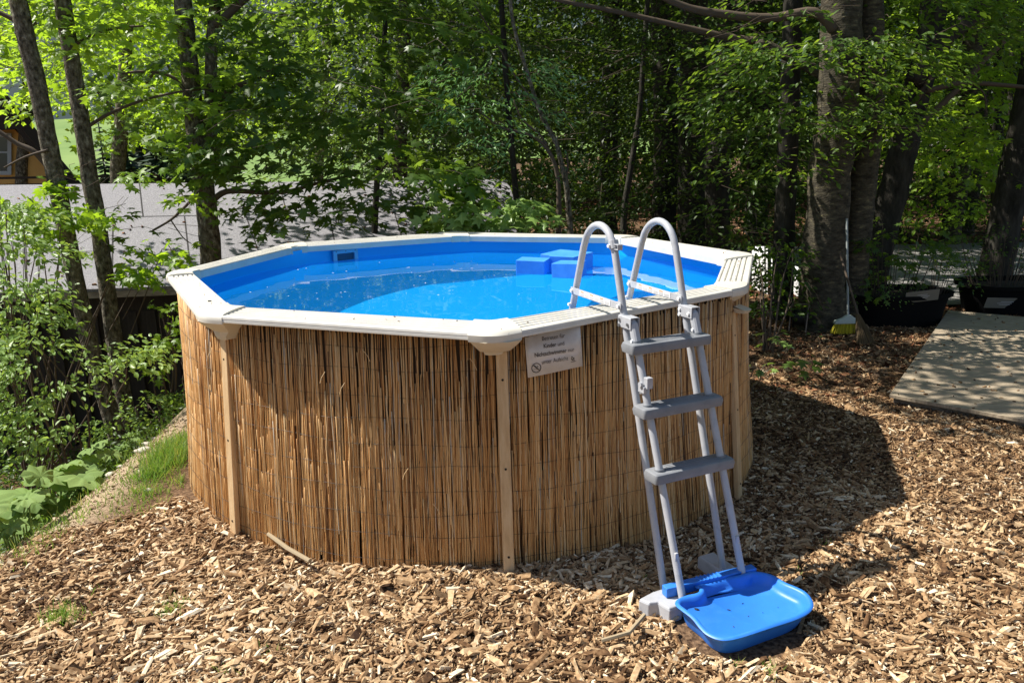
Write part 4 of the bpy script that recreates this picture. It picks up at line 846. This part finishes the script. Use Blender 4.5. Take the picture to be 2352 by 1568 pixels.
# spruces on the slope beyond the shed
def spruce(px, pbase, Y, h, label):
    bs = aty(px, pbase, Y); root = empty('spruce_tree', bs, label, 'conifer', 'spruces on the slope beyond the shed roof'); mb = MB()
    mb.tube([bs, bs+np.array([0, 0, h])], [h*.018, .02], 6); mb.build('trunk', M['dark_bark'], root)
    nl = int(h*5); n = nl*9; lev = np.repeat(np.linspace(.04, 1, nl), 9); az = rng.uniform(0, 2*pi, n); L_ = (1-lev)*h*.2+.12; L_ *= rng.uniform(.7, 1.1, n)
    Mx = rotm(az, .28+rng.normal(0, .1, n), rng.normal(0, .3, n))*np.stack([L_, L_*.6, L_], -1)[:, None, :]
    T = bs[None]+np.stack([lev*0, lev*0, lev*h], -1)
    bulk('crown', [(0, 0, 0), (.5, -.45, -.12), (1, 0, 0), (.5, .45, -.12), (.3, 0, .05)], [(0, 1, 4), (1, 2, 4), (2, 3, 4), (3, 0, 4)], Mx, T, rng.random(n), M['spruce'], root)
for px, pb, Y, h, lab in ((452*.5+200, 252+70, 90, 6.5, 'lone small spruce standing on the pale upper meadow'), (300, 425, 34, 4.2, 'spruce left in the row above the shed roof'), (335, 425, 36, 5.2, 'spruce second from left in the row above the shed roof'), (366, 425, 33, 4.2, 'spruce third from left in the row above the shed roof'), (398, 425, 36, 4.8, 'spruce fourth from left in the row above the shed roof'), (432, 425, 34, 4.0, 'spruce in the row above the shed roof just left of the forked maple'), (520, 425, 35, 4.6, 'spruce in the row above the shed roof just right of the forked maple'), (245, 425, 36, 3.4, 'low spruce between the two slender trunks above the shed roof')):
    spruce(px, pb, Y, h, lab)

# ------------------------------------------------------------ barn, shed
barn = empty('barn', aty(-60, 430, 15), 'dark-roofed barn with ochre gable wall and arched pale window', 'building')
def quadY(mb, pts, Y, th):
    F_ = [aty(px, py, Y) for px, py in pts]; d = np.array([-.62, 1, 0])*th; B_ = [p+d for p in F_]; mb.rings([F_, B_], True, True, True)
mb = MB(); quadY(mb, [(-420, 560), (150, 560), (150, 428), (36, 300), (-120, 140), (-420, 470)], 15, 7); mb.build('wall', M['yellow_wall'], barn)
# steep roof: right slope continues back, overhanging the gable
mb = MB(); apex = aty(-150, 20, 14); eav = aty(196, 432, 14); th = np.array([-.16, 0, -.2]); back = np.array([-.62, 1, 0])*9
a0, e0 = apex, eav; mb.rings([[a0, e0, e0+th, a0+th], [a0+back, e0+back, e0+back+th, a0+back+th]], True, True, True)
apl, epl = apex, aty(-500, 432, 14); th2 = np.array([.16, 0, -.2]); mb.rings([[epl, apl, apl+th2, epl+th2], [epl+back, apl+back, apl+back+th2, epl+back+th2]], True, True, True)
mb.build('roof', M['roof_dark'], barn)
mb = MB(); sb = 14.4
mb.rings([[aty(-150, 40, sb), aty(180, 428, sb), aty(140, 428, sb), aty(36, 296, sb), aty(-30, 300, sb), aty(-150, 300, sb)], [p+np.array([0, .25, 0]) for p in [aty(-150, 40, sb), aty(180, 428, sb), aty(140, 428, sb), aty(36, 296, sb), aty(-30, 300, sb), aty(-150, 300, sb)]]], True, True, True)
mb.build('gable_boarding', M['dark_wood'], barn)
def frm(mb, x0, y0, x1, y1, Y, wd):
    for q in ((x0, y0, x0+wd, y1), (x1-wd, y0, x1, y1), (x0+wd, y0, x1-wd, y0+wd), (x0+wd, y1-wd, x1-wd, y1)): quadY(mb, [(q[0], q[3]), (q[2], q[3]), (q[2], q[1]), (q[0], q[1])], Y, .1)
mb = MB(); frm(mb, -60, 306, 26, 402, 14.93, 9); quadY(mb, [(-20, 393), (-16, 393), (-16, 315), (-20, 315)], 14.95, .05); quadY(mb, [(-51, 352), (17, 352), (17, 348), (-51, 348)], 14.945, .04); wf = mb.build('window_frame', M['frame'], barn)
mb = MB(); quadY(mb, [(-51, 393), (17, 393), (17, 315), (-51, 315)], 14.97, .02); mb.build('pane', M['glass'], wf)
mb = MB(); mb.box(aty(70, 440, 13.6), (3.4, .12, .35)); 
mb.box(aty(70, 408, 13.6), (3.4, .06, .05))
mb.build('balcony_rail', M['dark_wood'], barn)

shed = empty('shed', atz(300, 660, .3), 'low shed with wide grey felt roof and dark timber wall behind the pool', 'shed')
# eave and ridge lines of the felt roof
eL, eR = np.array([-9.0, 3.35, .27]), np.array([1.6, 4.35, .36])
def hitz(px, py, P, n): d = ray(px, py); return CAM+d*((P-CAM)@n)/(d@n)
E0, E1 = aty(200, 664, 3.9), aty(400, 656, 4.1); ed = (E1-E0)/(E1-E0)[0]
EL_, ER_ = E0+ed*(-5.5-E0[0]+(-1.8)), E0+ed*(1.2-E0[0])
T0, T1 = aty(0, 425, 7.0), aty(1060, 413, 7.6); td = (T1-T0)/(T1-T0)[0]; TL_, TR_ = T0+td*(-9.2-T0[0]), T0+td*(.55-T0[0])
ER_ = E0+ed*(.9-E0[0])
mb = MB(); nrm_ = np.cross(ER_-EL_, TL_-EL_); nrm_ /= np.linalg.norm(nrm_); nrm_ *= np.sign(nrm_[2])

for i_ in range(12):
    for j_ in range(6):
        Q = [(EL_*(1-u)+ER_*u)*(1-v)+(TL_*(1-u)+TR_*u)*v for u, v in ((i_/12, j_/6), ((i_+1)/12, j_/6), ((i_+1)/12, (j_+1)/6), (i_/12, (j_+1)/6))]; mb.add(Q, [(0, 1, 2, 3)])
Q = [EL_, ER_, TR_, TL_]
mb.rings([[q-nrm_*.03 for q in Q], Q], True, True, False)
roof = mb.build('roof', M['felt'], shed)
mb = MB()
def onroof(u, v): return (EL_*(1-u)+ER_*u)*(1-v)+(TL_*(1-u)+TR_*u)*v+nrm_*.006
def seamline(a_, b_, w_=.008):
    A_, B_ = onroof(*a_), onroof(*b_); d = (B_-A_)/np.linalg.norm(B_-A_); s_ = np.cross(d, nrm_)*w_; mb.add([A_-s_, B_-s_, B_+s_, A_+s_], [(0, 1, 2, 3)])
for u in np.arange(.06, 1, .105): seamline((u, 0), (u+.012*math.sin(u*40), .62)); seamline((u+.05, .62), (u+.05, 1))
seamline((0, .62), (1, .62)); seamline((0, .30), (.4, .30), .004)
mb.build('felt_seam', M['seam'], roof)
mb = MB(); mb.rings([[EL_+[0, -.01, -.11], ER_+[0, -.01, -.11], ER_+[0, -.01, -.034], EL_+[0, -.01, -.034]], [EL_+[0, .03, -.11], ER_+[0, .03, -.11], ER_+[0, .03, -.034], EL_+[0, .03, -.034]]], True, True, True); mb.build('fascia', M['old_wood'], shed)
mb = MB(); q0, q1 = EL_+[0, .25, 0], ER_+[-.2, .25, 0]
mb.rings([[(q0[0], q0[1], -3), (q1[0], q1[1], -3), (q1[0], q1[1]+3.0, -3), (q0[0], q0[1]+3.0, -3)], [(q0[0], q0[1], q0[2]-.05), (q1[0], q1[1], q1[2]-.05), (q1[0], q1[1]+3.0, q1[2]+.8), (q0[0], q0[1]+3.0, q0[2]+.8)]], True, False, False); mb.build('wall', M['dark_wood'], shed)
mb = MB()
for q in np.arange(-6.5, .8, .21): P = q0+(q1-q0)*((q-q0[0])/(q1[0]-q0[0])); mb.box((P[0], P[1]-.012, -1.2), (.19, .02, 2.6))
mb.build('boarding', M['dark_wood'], shed, bevel=.004)

# ------------------------------------------------------------ right side: platform, planters, brooms, reel, bright panels
pc = [atz(2043, 906, .045), atz(2352+60, 975, .045), atz(2352+380, 760, .045), atz(2178, 712, .045)]
plat = empty('wooden_platform', (pc[0][0], pc[0][1], 0), 'low plywood-like wooden platform on the chips, dappled with light', 'platform')
mb = MB(); P = np.array(pc); nb_ = 9
for i in range(nb_):
    a_, b_ = i/nb_+.0008, (i+1)/nb_-.0008
    q = [P[0]*(1-a_)+P[3]*a_, P[1]*(1-a_)+P[2]*a_, P[1]*(1-b_)+P[2]*b_, P[0]*(1-b_)+P[3]*b_]; h_ = rng.uniform(-.0015, .0015)
    mb.rings([[v+[0, 0, -.024+h_] for v in q], [v+[0, 0, h_] for v in q]], True, True, True, r=rng.random())
mb.build('deck', M['plank'], plat)
mb = MB(); c_ = P.mean(0); Q = [c_+(v-c_)*.97 for v in P]; mb.rings([[(v[0], v[1], -.05) for v in Q], [(v[0], v[1], .019) for v in Q]], True, True, True); mb.build('frame', M['old_wood'], plat)

def planter(c, rx, ry, h, label, rot, seedy):
    root = empty('planter', (c[0], c[1], 0), label, 'planter', None); a_ = np.arange(28)/28*2*pi; mb = MB()
    def rg(f, z): 
        ca, sa = np.sign(np.cos(a_))*np.abs(np.cos(a_))**.7, np.sign(np.sin(a_))*np.abs(np.sin(a_))**.7
        x, y = rx*f*ca, ry*f*sa; return np.stack([c[0]+x*math.cos(rot)-y*math.sin(rot), c[1]+x*math.sin(rot)+y*math.cos(rot), np.full(28, z)], -1)
    mb.rings([rg(.86, -.04), rg(.93, h*.5), rg(.98, h-.05), rg(1.05, h-.045), rg(1.06, h), rg(.98, h), rg(.95, h-.07)], True, True, False); mb.build('tub', M['tub'], root, smooth=True, auto=40)
    mb = MB(); mb.rings([rg(.955, h-.06), rg(.5, h-.05), rg(.02, h-.045)], True, False, True); mb.build('soil', M['soil'], root)
    return root
pl1 = planter((4.70, 3.15), .58, .36, .33, 'black oval planter tub with tangled shrubs beside the big beech', .12, 1)
pl2 = planter((6.35, 3.55), .62, .40, .33, 'black planter tub with bushy plants beyond the corner of the platform', .0, 2)
def plantin(c, rx, ry, z, n, h, label, kind, m, size, cat='plant', name='potted_shrub', nl=16, L_=.3):
    root = empty(name, (c[0], c[1], z), label, cat); O = np.stack([c[0]+rng.uniform(-rx, rx, n), c[1]+rng.uniform(-ry, ry, n), z+rng.uniform(.1, 1, n)*h], -1)
    mb = MB()
    for o in O: mb.tube([(c[0]+(o[0]-c[0])*.6, c[1]+(o[1]-c[1])*.6, z-.02), (c[0]+(o[0]-c[0])*.85, c[1]+(o[1]-c[1])*.8, z+(o[2]-z)*.55), o], [.005, .004, .002], 4, cap=False)
    mb.build('stems', M['twig'], root)
    p, mx = sprays(O, outward(O, c), L_, nl, size, width=.4, droop=.3); crown(root, p, mx, kind, m, name='foliage', keepfn=lambda P: np.ones(len(P), bool)); return root
plantin((4.65, 3.15), .42, .25, .28, 26, .8, 'tall leafy shrub growing in the first black planter', 'maple', 'maple_leaf', .085)
plantin((4.40, 3.05), .15, .15, .28, 16, .3, 'low brownish-green herb clump in the left half of the first planter', 'far', 'grass', .03)
plantin((5.15, 3.2), .15, .2, .28, 14, .5, 'dark spreading shrub at the right end of the first planter', 'oval', 'beech_leaf', .05)
plantin((6.2, 3.55), .5, .3, .28, 46, .75, 'fine-leaved dark bush filling the second planter', 'oval', 'beech_leaf', .045)
def card(px, py, Y, w_, h_, ang, label):
    P = aty(px, py, Y); mb = MB(); R2 = np.array(Matrix.Rotation(ang, 3, 'Y')); R2 = np.array(Matrix.Rotation(rad(18), 3, 'X'))@R2
    mb.box((0, 0, 0), (w_, .004, h_), R2); root = empty('plant_sign', P, label, 'sign'); o = mb.build('card', M['card'], root); o.matrix_parent_inverse = Matrix(); 
    mb = MB()
    for dz, ww in ((.018, .3), (-.002, .45), (-.02, .35)): mb.box(R2@np.array([0, -.0035, dz]), (w_*ww, .001, .006), R2)
    o = mb.build('lettering', M['grey_print'], root); o.matrix_parent_inverse = Matrix()
card(2118, 680, 2.78, .36, .13, rad(-6), 'small cream card propped on the edge of the first planter')
card(2312, 696, 3.2, .50, .13, rad(3), 'long cream card propped on the edge of the second planter')

# brooms
bp_ = atz(1948, 768, 0.0); tp = aty(1945, 502, 2.72)
br = empty('broom', bp_, 'yellow-bristled broom with pale handle standing against the big beech', 'broom')
hd = aty(1948, 736, bp_[1]+.02); mb = MB(); mb.tube([hd, hd+(tp-hd)*.5, tp], .0115, 10); mb.build('handle', M['broom_stick'], br, smooth=True, auto=50)
mb = MB(); mb.rings([[hd+[x*.15, y*.03, -.03] for x, y in ((-1, -1), (1, -1), (1, 1), (-1, 1))], [hd+[x*.14, y*.028, .0] for x, y in ((-1, -1), (1, -1), (1, 1), (-1, 1))], [hd+[x*.06, y*.022, .03] for x, y in ((-1, -1), (1, -1), (1, 1), (-1, 1))], [hd+[x*.022, y*.018, .06] for x, y in ((-1, -1), (1, -1), (1, 1), (-1, 1))]], True, True, True)
mb.build('head', M['broom_head'], br, smooth=False, bevel=.006)
mb = MB()
for i in range(260):
    x = rng.uniform(-.14, .14); y = rng.uniform(-.022, .022); fl = x*1.28+rng.normal(0, .006); mb.tube([hd+[x, y, -.03], hd+[(x+fl)/2, y*1.2, -.07], hd+[fl, y*1.5, -.135+rng.normal(0, .006)+abs(x)*.05]], .0022, 4, r=rng.random())
mb.build('bristles', M['bristle'], br)
b2 = atz(1990, 790, 0.0); t2 = aty(1929, 580, 2.65); d2 = (t2-b2)/np.linalg.norm(t2-b2)
bs = empty('besom_broom', b2, 'old twig besom broom leaning beside the yellow broom', 'broom')
mb = MB(); mb.tube([b2+d2*.20, t2], .012, 8); mb.build('handle', M['twig'], bs, smooth=True, auto=50)
mb = MB(); s2 = np.cross(d2, [0, 1, 0]); s2 /= np.linalg.norm(s2)
for i in range(130): q = rng.uniform(-1, 1); e = rng.uniform(-1, 1); mb.tube([b2+d2*.32+s2*q*.015+np.array([0, e*.015, 0]), b2+d2*.15+s2*q*.055+np.array([0, e*.03, 0]), b2+s2*q*.085+np.array([0, e*.035, .01])], .003, 3, r=rng.random(), cap=False)
mb.build('bristles', M['besom'], bs)
mb = MB(); P = atz(1946, 748, 0.0)+np.array([.0, .12, .06]); mb.tube([P+np.array([-.09, 0, 0]), P+np.array([-.03, 0, .04]), P+np.array([.04, 0, .035]), P+np.array([.1, 0, -.0])], [.03, .05, .055, .03], 10, noise=.08)
tag(mb.build('purple_bundle', M['purple'], smooth=True), 'dark purple bundle lying behind the yellow broom at the beech foot', 'bundle')
# cable reel
rc = atz(1842, 762, 0.0)+np.array([0, .08, .14]); reel = empty('cable_reel', rc-np.array([0, 0, .14]), 'black cable reel on a tubular stand left of the beech foot', 'cable reel')
ax = np.array([.85, -.5, 0]); ax /= np.linalg.norm(ax); mb = MB()
for k in range(9): q = rc+ax*(k-4)*.012; mb.tube([q+.0, q+ax*.0115], .085, 20)
mb.build('cable_coil', M['cable'], reel, smooth=True, auto=40)
mb = MB()
for s in (-1, 1): q = rc+ax*s*.062; mb.tube([q, q+ax*.006], .115, 24)
mb.build('flange', M['cable'], reel, smooth=True, auto=40)
mb = MB(); pv = np.array([-ax[1], ax[0], 0])
for s in (-1, 1):
    q = rc+ax*s*.085; mb.tube([q+pv*.13+[0, 0, -.13], q+pv*.06+[0, 0, .12], q+[0, 0, .145], q-pv*.06+[0, 0, .12], q-pv*.13+[0, 0, -.13]], .008, 8)
mb.tube([rc-ax*.085+[0, 0, .145], rc+ax*.085+[0, 0, .145]], .008, 8); mb.tube([rc-ax*.10, rc+ax*.10], .012, 8); mb.build('stand', M['reel_frame'], reel, smooth=True, auto=50)
# white panels put in for the bright patches beyond the shrubs, turned sunward
def sheet(px0, py0, px1, py1, Y, label, slope=0., low=None):
    root = empty('bright_patch', aty(px0, py1, Y), label, 'sheet'); mb = MB(); nx = 16
    rows = []
    for j in range(8):
        v = j/7; rows.append([aty(px0+(px1-px0)*i/nx, py0+slope*i/nx+(py1-py0-slope*i/nx)*v, Y+.3-.6*i/nx+.004*math.sin(i*1.7+v)+.004*math.sin(i*3)) for i in range(nx+1)])
    mb.rings(rows, False); o = mb.build('upper_panel', M['sheet'], root, smooth=True); m_ = o.modifiers.new('s', 'SOLIDIFY'); m_.thickness = .006
    if low:
        mb = MB(); quadY(mb, [(px0, low[1]), (px1, low[1]), (px1, low[0]), (px0, low[0])], Y-.08, .02); mb.build('lower_panel', M['sage'], root)
    return root
sheet(1728, 566, 1764, 745, 5.2, 'white panel standing in for the bright patch behind leaves just right of the pool corner')
sheet(1772, 592, 1835, 690, 5.0, 'white panel with slanting top edge standing in for the bright patch left of the big beech', 22, (648, 762))

# ------------------------------------------------------------ shrubs and herbs on the left bank
def shrub(px, py, Y, boxes, label, kind='oval', m='shrub_leaf', size=.06, nl=16, L_=.35, keep=None, name='shrub', kw={}):
    O = np.concatenate([R(*bx) for bx in boxes]); bs = aty(px, py, Y); bs[2] = gz(bs[0], bs[1]); root = empty(name, bs, label, 'shrub'); mb = MB()
    for k in range(7):
        o = O[rng.integers(len(O))]; mid = (bs+o)/2+rng.normal(0, .08, 3)+np.array([0, 0, .05]); mb.tube(refine([bs+rng.normal(0, .05, 3)*[1, 1, 0], mid, o], 4), np.linspace(.012, .004, 9), 6, cap=False)
    for o in O[::4]: q = bs+(o-bs)*.7+np.array([0, 0, .03]); mb.tube([q, (q+o)/2+rng.normal(0, .02, 3), o], [.005, .004, .0025], 4, cap=False)
    mb.build('branches', M['twig'], root, smooth=True); dirs = outward(O, bs); p, mx = sprays(O, dirs, L_, nl, size, **{**dict(width=.35, droop=.25, tilt=.45), **kw})
    crown(root, p, mx, kind, m, name='foliage', keepfn=keep or (lambda P: np.ones(len(P), bool)), cm=.5); return root
shrub(150, 960, .9, [(-60, 870, 150, 970, .3, 1.2, 36), (-60, 740, 110, 870, .5, 1.4, 40), (160, 770, 330, 850, .5, 1.0, 14), (0, 950, 190, 1020, .2, .9, 14)], 'big pale-leaved shrub with bare twigs in front of the slender trunks', size=.06, nl=26, L_=.3)
shrub(40, 900, 1.8, [(-70, 560, 110, 740, 1.2, 2.2, 50), (-60, 450, 70, 570, 1.2, 2.2, 20)], 'tall sunlit bush at the left edge in front of the shed', size=.07, nl=20, L_=.34)
shrub(20, 800, 2.6, [(-50, 420, 120, 560, 2.3, 3.1, 18), (240, 560, 380, 640, 2.4, 3.0, 10), (130, 470, 230, 560, 2.3, 2.9, 5)], 'maple bush with lobed bright leaves in front of the grey felt roof', kind='maple', m='sunlit_leaf', size=.12, nl=18, name='maple_shrub')
shrub(390, 940, 2.2, [(355, 690, 400, 860, 2.0, 2.4, 13)], 'upright young maple shoot against the dark shed wall left of the pool', kind='maple', m='sunlit_leaf', size=.09, nl=10, L_=.2, name='maple_shrub')
shrub(330, 960, 1.6, [(300, 910, 415, 980, 1.6, 2.6, 24), (200, 960, 290, 1010, 1.2, 1.8, 9)], 'dark green undergrowth bush at the foot of the slender trunks', m='shrub_leaf', size=.06, nl=20, L_=.25)
shrub(1770, 790, 2.0, [(1735, 560, 1830, 720, 2.2, 2.8, 46)], 'leafy beech shrub hanging before the white panels', m='beech_leaf', size=.07, L_=.3, name='beech_shrub')
# ground cover along the slope
n = 4200; x = rng.uniform(-7, -1.9, n); y = rng.uniform(-2.2, 3.6, n); k = (x < -2.65+.25*np.sin(y*4)-np.clip(-.6-y, 0, 2)*.1) & ~((x > -3.1) & (y < -.5)) & ~((x > -3.6) & (y < -1.2)); x, y = x[k], y[k]; n = len(x)
p, mx = sprays(np.stack([x, y, gz(x, y)+rng.uniform(.02, .18, n)], -1), rng.uniform(0, 2*pi, n), .14, 7, .05, width=.5, droop=.1, tilt=.5)
tag(bulk('ground_cover', *LT['oval'], mx, p, rng.random(len(p))*.7, M['maple_leaf']), kind='stuff')

# broad-leaved plants (butterbur like)
def broad(px, py, n, spread, size, label, z=0):
    P0 = atz(px, py, -.15); P0[2] = gz(P0[0], P0[1]); root = empty('broadleaf_plant', P0, label, 'plant', None); mb = MB(); st = MB(); ks = 26
    for i in range(n):
        a_ = rng.uniform(0, 2*pi); rr3 = spread*math.sqrt(rng.uniform(.05, 1)); c = P0+np.array([rr3*math.cos(a_), rr3*math.sin(a_), 0]); c[2] = gz(c[0], c[1])+rng.uniform(.12, .36); s = size*rng.uniform(.6, 1.1)
        yaw, ti, ro_ = rng.uniform(0, 2*pi), rng.normal(.12, .2), rng.normal(0, .2); R3 = rotm(np.array([yaw]), np.array([ti]), np.array([ro_]))[0]
        th = np.linspace(.35, 2*pi-.35, ks); sc2 = 1+.05*np.sign(np.sin(th*13))+.05*np.sin(th*7+i); Vl = [(0, 0, -.02*s/.15)]
        for f in (.5, 1.): 
            for k, q in enumerate(th): rr2 = s*f*(sc2[k] if f == 1 else 1)*(.86+.14*math.cos(q-pi)); Vl.append((rr2*math.cos(q), rr2*math.sin(q), s*(.10*f-.26*f*f)+.014*math.sin(q*9)*f))
        F = [(0, 1+k, 2+k) for k in range(ks-1)]+[(1+k, 1+ks+k, 2+ks+k, 2+k) for k in range(ks-1)]
        mb.add(np.array(Vl)@R3.T+c, F, rng.random()); st.tube([P0+(c-P0)*.4*[1, 1, 0], (P0+c)/2+[0, 0, .02], c-[0, 0, .01]], .005, 5)
    mb.build('leaves', M['broad_leaf'], root, smooth=True); st.build('stems', M['broad_leaf'], root)
broad(110, 1085, 16, .30, .17, 'largest broad pale-leaved plant on the bank at the left edge')
broad(185, 1050, 10, .2, .13, 'broad-leaved plant up the bank, nearest the dirt track')
broad(35, 1205, 9, .18, .12, 'low broad-leaved plant where the wood chips begin at the left edge')
broad(290, 985, 6, .16, .08, 'small broad-leaved plant beside the slender trunk foot')
broad(20, 1130, 9, .22, .14, 'broad-leaved plant half out of frame at the left edge')
# grass
def tuft(x, y, n, s, h, lean=.5):
    xx, yy = x+rng.normal(0, s, n), y+rng.normal(0, s, n); hh = h*rng.uniform(.4, 1.1, n); return xx, yy, hh
Gx, Gy, Gh = [], [], []
for (px, py, n, s, h) in ((400, 1050, 1300, .10, .12), (250, 1095, 70, .14, .07), (345, 1090, 500, .06, .09), (200, 1160, 80, .12, .08), (330, 1130, 260, .08, .07), (420, 1010, 500, .09, .09), (430, 1100, 260, .05, .07), (300, 1165, 120, .1, .05), (145, 1425, 190, .035, .085), (395, 1385, 120, .04, .04), (385, 1400, 60, .02, .05), (880, 1215, 10, .02, .03), (60, 1245, 70, .08, .09), (120, 1190, 70, .08, .08), (535, 1190, 40, .02, .05), (1895, 1250, 16, .02, .04), (1765, 1545, 50, .02, .05), (1690, 1530, 12, .01, .05), (1840, 1315, 14, .03, .04), (620, 1500, 20, .03, .04), (520, 1540, 20, .03, .04), (2130, 1045, 14, .04, .03), (1480, 1330, 10, .01, .05), (330, 1420, 20, .02, .03), (230, 1360, 14, .03, .04)):
    P = atz(px, py, -.02); g = tuft(P[0], P[1], n, s, h); Gx.append(g[0]); Gy.append(g[1]); Gh.append(g[2])
n = 420; Gx.append(rng.uniform(-3.4, -2.2, n)); Gy.append(rng.uniform(-1.8, 1.2, n)); Gh.append(rng.uniform(.02, .12, n))
x, y, h = map(np.concatenate, (Gx, Gy, Gh)); k = np.hypot(x, y) > 1.97; x, y, h = x[k], y[k], h[k]; n = len(x)
Mx = rotm(rng.uniform(0, 2*pi, n), rng.normal(0, .2, n), rng.normal(0, .35, n))*np.stack([h, h*0+1, h], -1)[:, None, :]
tag(bulk('grass', [(0, -.002, 0), (0, .002, 0), (.12, .0018, .5), (.12, -.0018, .5), (.42, 0, 1.)], [(0, 1, 2, 3), (3, 2, 4)], Mx, np.stack([x, y, gz(x, y)], -1), rng.random(n), M['grass']), kind='stuff')
# pale stones along the dirt bank
for px, py, s, lab in ((1000*.336, 1800*.583-5, .06, 0), (250, 1048, .045, 0), (316, 1010, .04, 0), (335, 995, .05, 0), (352, 985, .035, 0), (238, 1065, .03, 0), (275, 1050, .03, 0), (345, 1150, .03, 0)):
    P = atz(px, py, -.1); P[2] = gz(P[0], P[1])+s*.15; bm = bmesh.new() if False else None; mb = MB(); k1 = 8
    rings_ = []
    for ph in np.linspace(-pi/2+.3, pi/2-.3, 5): rings_.append([P+np.array([s*math.cos(ph)*math.cos(q)*rng.uniform(.8, 1.15), s*.7*math.cos(ph)*math.sin(q)*rng.uniform(.8, 1.15), s*.45*math.sin(ph)]) for q in np.arange(k1)/k1*2*pi])
    mb.rings(rings_, True, True, True); o = mb.build('stone', M['stone'], smooth=True); tag(o, 'pale stone lying on the dirt bank left of the pool', 'stone', 'pale stones on the dirt bank')
# maple seedlings on the chips right of the pool
def seedling(px, py, hgt, n, size, label, m='shrub_leaf'):
    P = atz(px, py, 0); root = empty('maple_seedling', P, label, 'seedling', None); mb = MB(); Ps, Ds = [], []
    for i in range(n):
        a_ = rng.uniform(0, 2*pi); z = hgt*rng.uniform(.45, 1); e = P+np.array([.09*math.cos(a_), .09*math.sin(a_), z]); mb.tube([P+[0, 0, 0], P+[.01, 0, z*.8], e], .0025, 4); Ps.append(e); Ds.append(a_)
    mb.build('stem', M['twig'], root); k = len(Ps); mx = rotm(np.array(Ds), rng.normal(.3, .2, k), rng.normal(0, .3, k))*(size*rng.uniform(.7, 1.1, k))[:, None, None]
    bulk('leaves', *LT['maple'], mx, np.array(Ps), rng.random(k), M[m], root)
seedling(1775, 815, .24, 12, .11, 'maple seedling with pale sunlit leaves close to the right of the pool')
seedling(1745, 880, .16, 9, .09, 'low maple seedling in the chips against the pool wall, right side')
seedling(1838, 870, .22, 11, .11, 'darker maple seedling a step right of the pale one', 'maple_leaf')
seedling(1862, 780, .10, 3, .05, 'tiny seedling under the cable reel')
# crumbs and bud scales on the white rim, leaves on the platform and on the felt roof
def crumbs(name, P, sz, m, tone=1.):
    n = len(P); sz = sz*rng.uniform(.5, 1.3, n); Mx = rotm(rng.uniform(0, 2*pi, n), rng.normal(0, .2, n), rng.normal(0, .2, n))*np.stack([sz, sz*.5, sz*.35], -1)[:, None, :]
    tag(bulk(name, chipt[2], cf, Mx, np.asarray(P), rng.random(n)*tone, M[m]), kind='stuff')
P = []
for k in range(8):
    for _ in range(9):
        t, u = rng.random(), rng.uniform(.06, .95); j = (k+1) % 8; a_, b_ = II[k]*(1-t)+II[j]*t, OO[k]*(1-t)+OO[j]*t; q = a_*(1-u)+b_*u; P.append((q[0], q[1], 1.204 if .1 < t < .9 else 1.212))
crumbs('rim_debris', P, .008, 'litter')
P = []
for _ in range(150):
    a_, b_ = rng.random(2); q = (pc[0]*(1-a_)+pc[3]*a_)*(1-b_)+(pc[1]*(1-a_)+pc[2]*a_)*b_; P.append(q+[0, 0, .006])
crumbs('platform_debris', P, .028, 'chip', .7)
P = [onroof(rng.random(), rng.random()**1.5)+nrm_*.006 for _ in range(260)]; crumbs('roof_litter', P, .04, 'litter')
# gravelly crumbs on the dirt bank
n = 5200; x = rng.uniform(-3.2, -2.0, n); y = rng.uniform(-2.0, .8, n); k = (np.hypot(x, y) > 1.97) & (x < -1.9-.45*rng.random(n)); x, y = x[k], y[k]; n = len(x); sz = rng.lognormal(math.log(.009), .5, n)
Mx = rotm(rng.uniform(0, 2*pi, n), rng.normal(0, .5, n), rng.normal(0, .5, n))*np.stack([sz, sz*.8, sz*.6], -1)[:, None, :]
tag(bulk('bank_gravel', chipt[1], cf, Mx, np.stack([x, y, gz(x, y)+.002], -1), rng.random(n), M['earth']), kind='stuff')
# yellow flowers on the bank
for px, py in ((250, 787+110), (249, 1000)):
    pass
print('objects', len(bpy.data.objects), 'polys', sum(len(o.data.polygons) for o in bpy.data.objects if o.type == 'MESH'))
